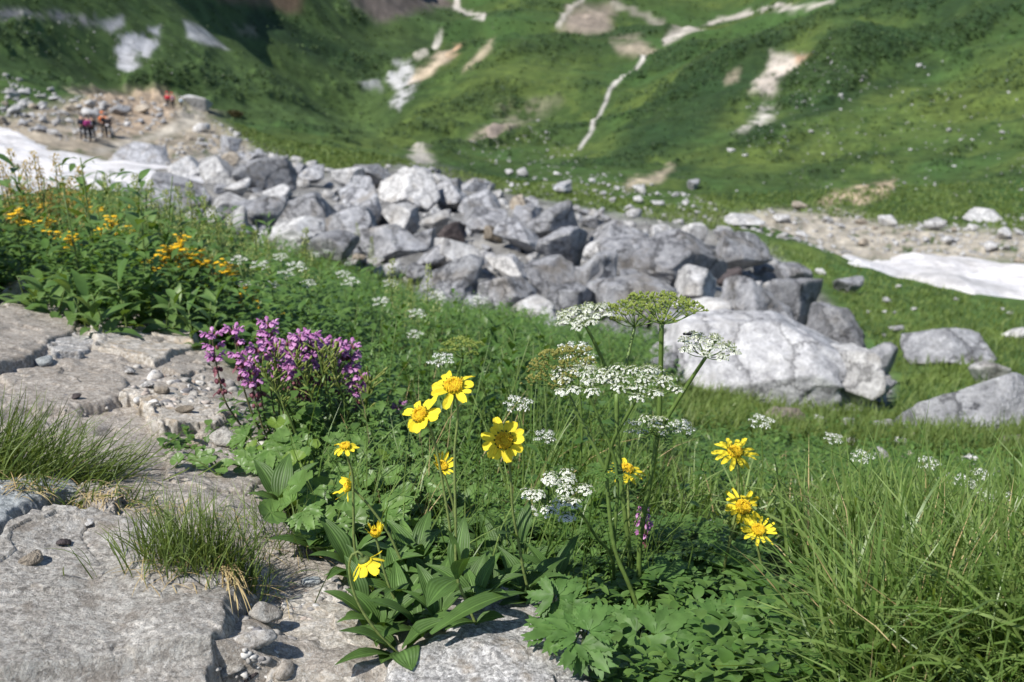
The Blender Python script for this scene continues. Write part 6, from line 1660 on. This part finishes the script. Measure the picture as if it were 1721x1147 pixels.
def person(loc, rz, lab, jacket, pack, hat, trousers, stride=.18, lean=.06, bag=None):
    s_ = stride
    J = [(0,0,.95),(0,lean*.5,1.15),(0,lean,1.38),(0,lean*1.2,1.50),(0,lean*1.4,1.60),(0,lean*1.5,1.72),
         (.10,0,.90),(.11,s_*.55,.50),(.11,s_*.45,.09),(.11,s_*.45+.13,.04), (-.10,0,.90),(-.11,-s_*.15,.50),(-.11,-s_*.9,.12),(-.11,-s_*.9+.12,.04),
         (.19,lean,1.40),(.24,-.04,1.14),(.22,.14,.96),(.22,.20,.90), (-.19,lean,1.40),(-.24,.06,1.14),(-.22,.24,1.0),(-.22,.30,.95)]
    E = [(0,1),(1,2),(2,3),(3,4),(4,5),(0,6),(6,7),(7,8),(8,9),(0,10),(10,11),(11,12),(12,13),(2,14),(14,15),(15,16),(16,17),(2,18),(18,19),(19,20),(20,21)]
    rr = [(.15,.11),(.14,.10),(.17,.11),.055,.085,.085,.085,.06,.042,.035,.085,.06,.042,.035,.06,.042,.032,.03,.06,.042,.032,.03]
    body = skin_obj('person', J, E, rr, M_skin); body.location = loc; body.rotation_euler = (0, 0, rz)
    tag(body, lab, 'person', 'hikers on the far path')
    k = [0,6,7,8,10,11,12]; mp = {v: i for i, v in enumerate(k)}
    skin_obj('trousers', [J[i] for i in k], [(mp[a],mp[b]) for a,b in E if a in mp and b in mp], [(.165,.125),.10,.075,.06,.10,.075,.06], trousers, body)
    k = [0,1,2,14,15,16,18,19,20]; mp = {v: i for i, v in enumerate(k)}
    skin_obj('jacket', [J[i] for i in k], [(mp[a],mp[b]) for a,b in E if a in mp and b in mp], [(.165,.125),(.165,.125),(.19,.13),.08,.06,.048,.08,.06,.048], jacket, body)
    if pack: skin_obj('backpack', [(0,lean-.22,1.06),(0,lean-.24,1.25),(0,lean-.20,1.46)], [(0,1),(1,2)], [(.15,.11),(.17,.13),(.13,.09)], pack, body, 2)
    D, F = ICO[3]; mb = MB(); hc = np.array([0, lean*1.5, 1.70])
    V = D[:, :] * np.array([.105, .115, .10]); V[:, 2] = np.maximum(V[:, 2], .01); mb.add(V + hc + [0, 0, .03], F)
    V = D * np.array([.17, .18, .012]); mb.add(V + hc + [0, 0, .045], F)
    V, F = mb.out(); put('hat', V, F, hat, body)
    mb = MB()
    for p_ in ((.11,s_*.45+.05,.045),(-.11,-s_*.9+.05,.045)): mb.add(D * np.array([.055, .14, .05]) + np.array(p_), ICO[3][1])
    V, F = mb.out()
    for q, p_ in enumerate(((.11,s_*.45+.05,.045),(-.11,-s_*.9+.05,.045))): put('boot', D * np.array([.055, .14, .05]) + np.array(p_), ICO[3][1], M_black, body)
    mb = MB(); mb.add(D * [.016, .022, .02] + hc + [0, .092, -.035], ICO[3][1])
    V, F = mb.out(); put('nose', V, F, M_skin, body)
    for q in (-1, 1): put('eye', D * .012 + hc + [q * .034, .088, -.01], ICO[3][1], M_black, body)
    if bag: skin_obj('bag', [(0,lean-.26,.92),(0,lean-.28,1.05)], [(0,1)], [(.13,.09),(.12,.08)], bag, body, 2)
C_pur, C_red, C_or, C_wh, C_lb = cloth('purple_jacket', (.25,.03,.13)), cloth('red_jacket', (.50,.03,.05)), cloth('orange_jacket', (.65,.16,.03)), cloth('white_cloth', (.75,.75,.78)), cloth('light_blue_jacket', (.45,.58,.70))
for (u, v, rz, lab, j_, pk, ht, tr, bag) in [
  (141,236,.2,'hiker in dark jacket, leftmost of the nearer group on the path',M_black,M_navy,M_black,M_black,None),
  (149,238,.0,'hiker in purple jacket in the middle of the nearer group',C_pur,C_pur,M_black,M_black,None),
  (157,238,-.2,'hiker with dark clothes and a white pack, right of the purple jacket',M_black,C_wh,M_black,M_black,None),
  (176,230,.3,'hiker in orange jacket walking behind the nearer group',C_or,M_black,C_or,M_black,None),
  (184,233,.1,'hiker in black carrying a white bag beside the orange jacket',M_black,None,M_black,M_black,C_wh),
  (283,184,.0,'hiker in red jacket, leftmost of the far group by the white boulder',C_red,C_red,C_red,M_black,None),
  (291,185,.3,'hiker in red jacket with a white pack in the far group',C_red,C_wh,C_red,M_black,None),
  (305,183,-.2,'hiker in light blue jacket next to the white boulder',C_lb,C_lb,C_wh,M_black,None)]:
    person(hit(u, v, 60), rz, lab, j_, pk, ht, tr, bag=bag)
M_bush = leaf_mat('brown_bush_leaf', (0.045, 0.045, 0.014), (0.085, 0.070, 0.025), trans=.2, rough=.6, var=.3, scale=2)
b = hit(392, 195, 80); t = thing('bush', 'dark brownish bush at the rim beside the white boulder and path', 'bush', b)
n = 1600; d = RNG.normal(size=(n, 3)); d = norm(d) * RNG.uniform(.5, 1, n)[:, None] ** .5 * np.array([2.6, 2.0, 1.3]); d[:, 2] = np.abs(d[:, 2])
V, F = strips(b + d, RNG.normal(size=(n, 3)), RNG.uniform(.25, .5, n), .22, .4, P_LEAF_LO, nw=2); put('foliage', V, F, M_bush, t, b)
for q in range(5):
    a = q * 1.3; V, F = tube([b - [0, 0, .2], b + np.array([math.cos(a) * .8, math.sin(a) * .8, .9])], .06, 5); put('branch', V, F, M_darkrock_shade, t, b)
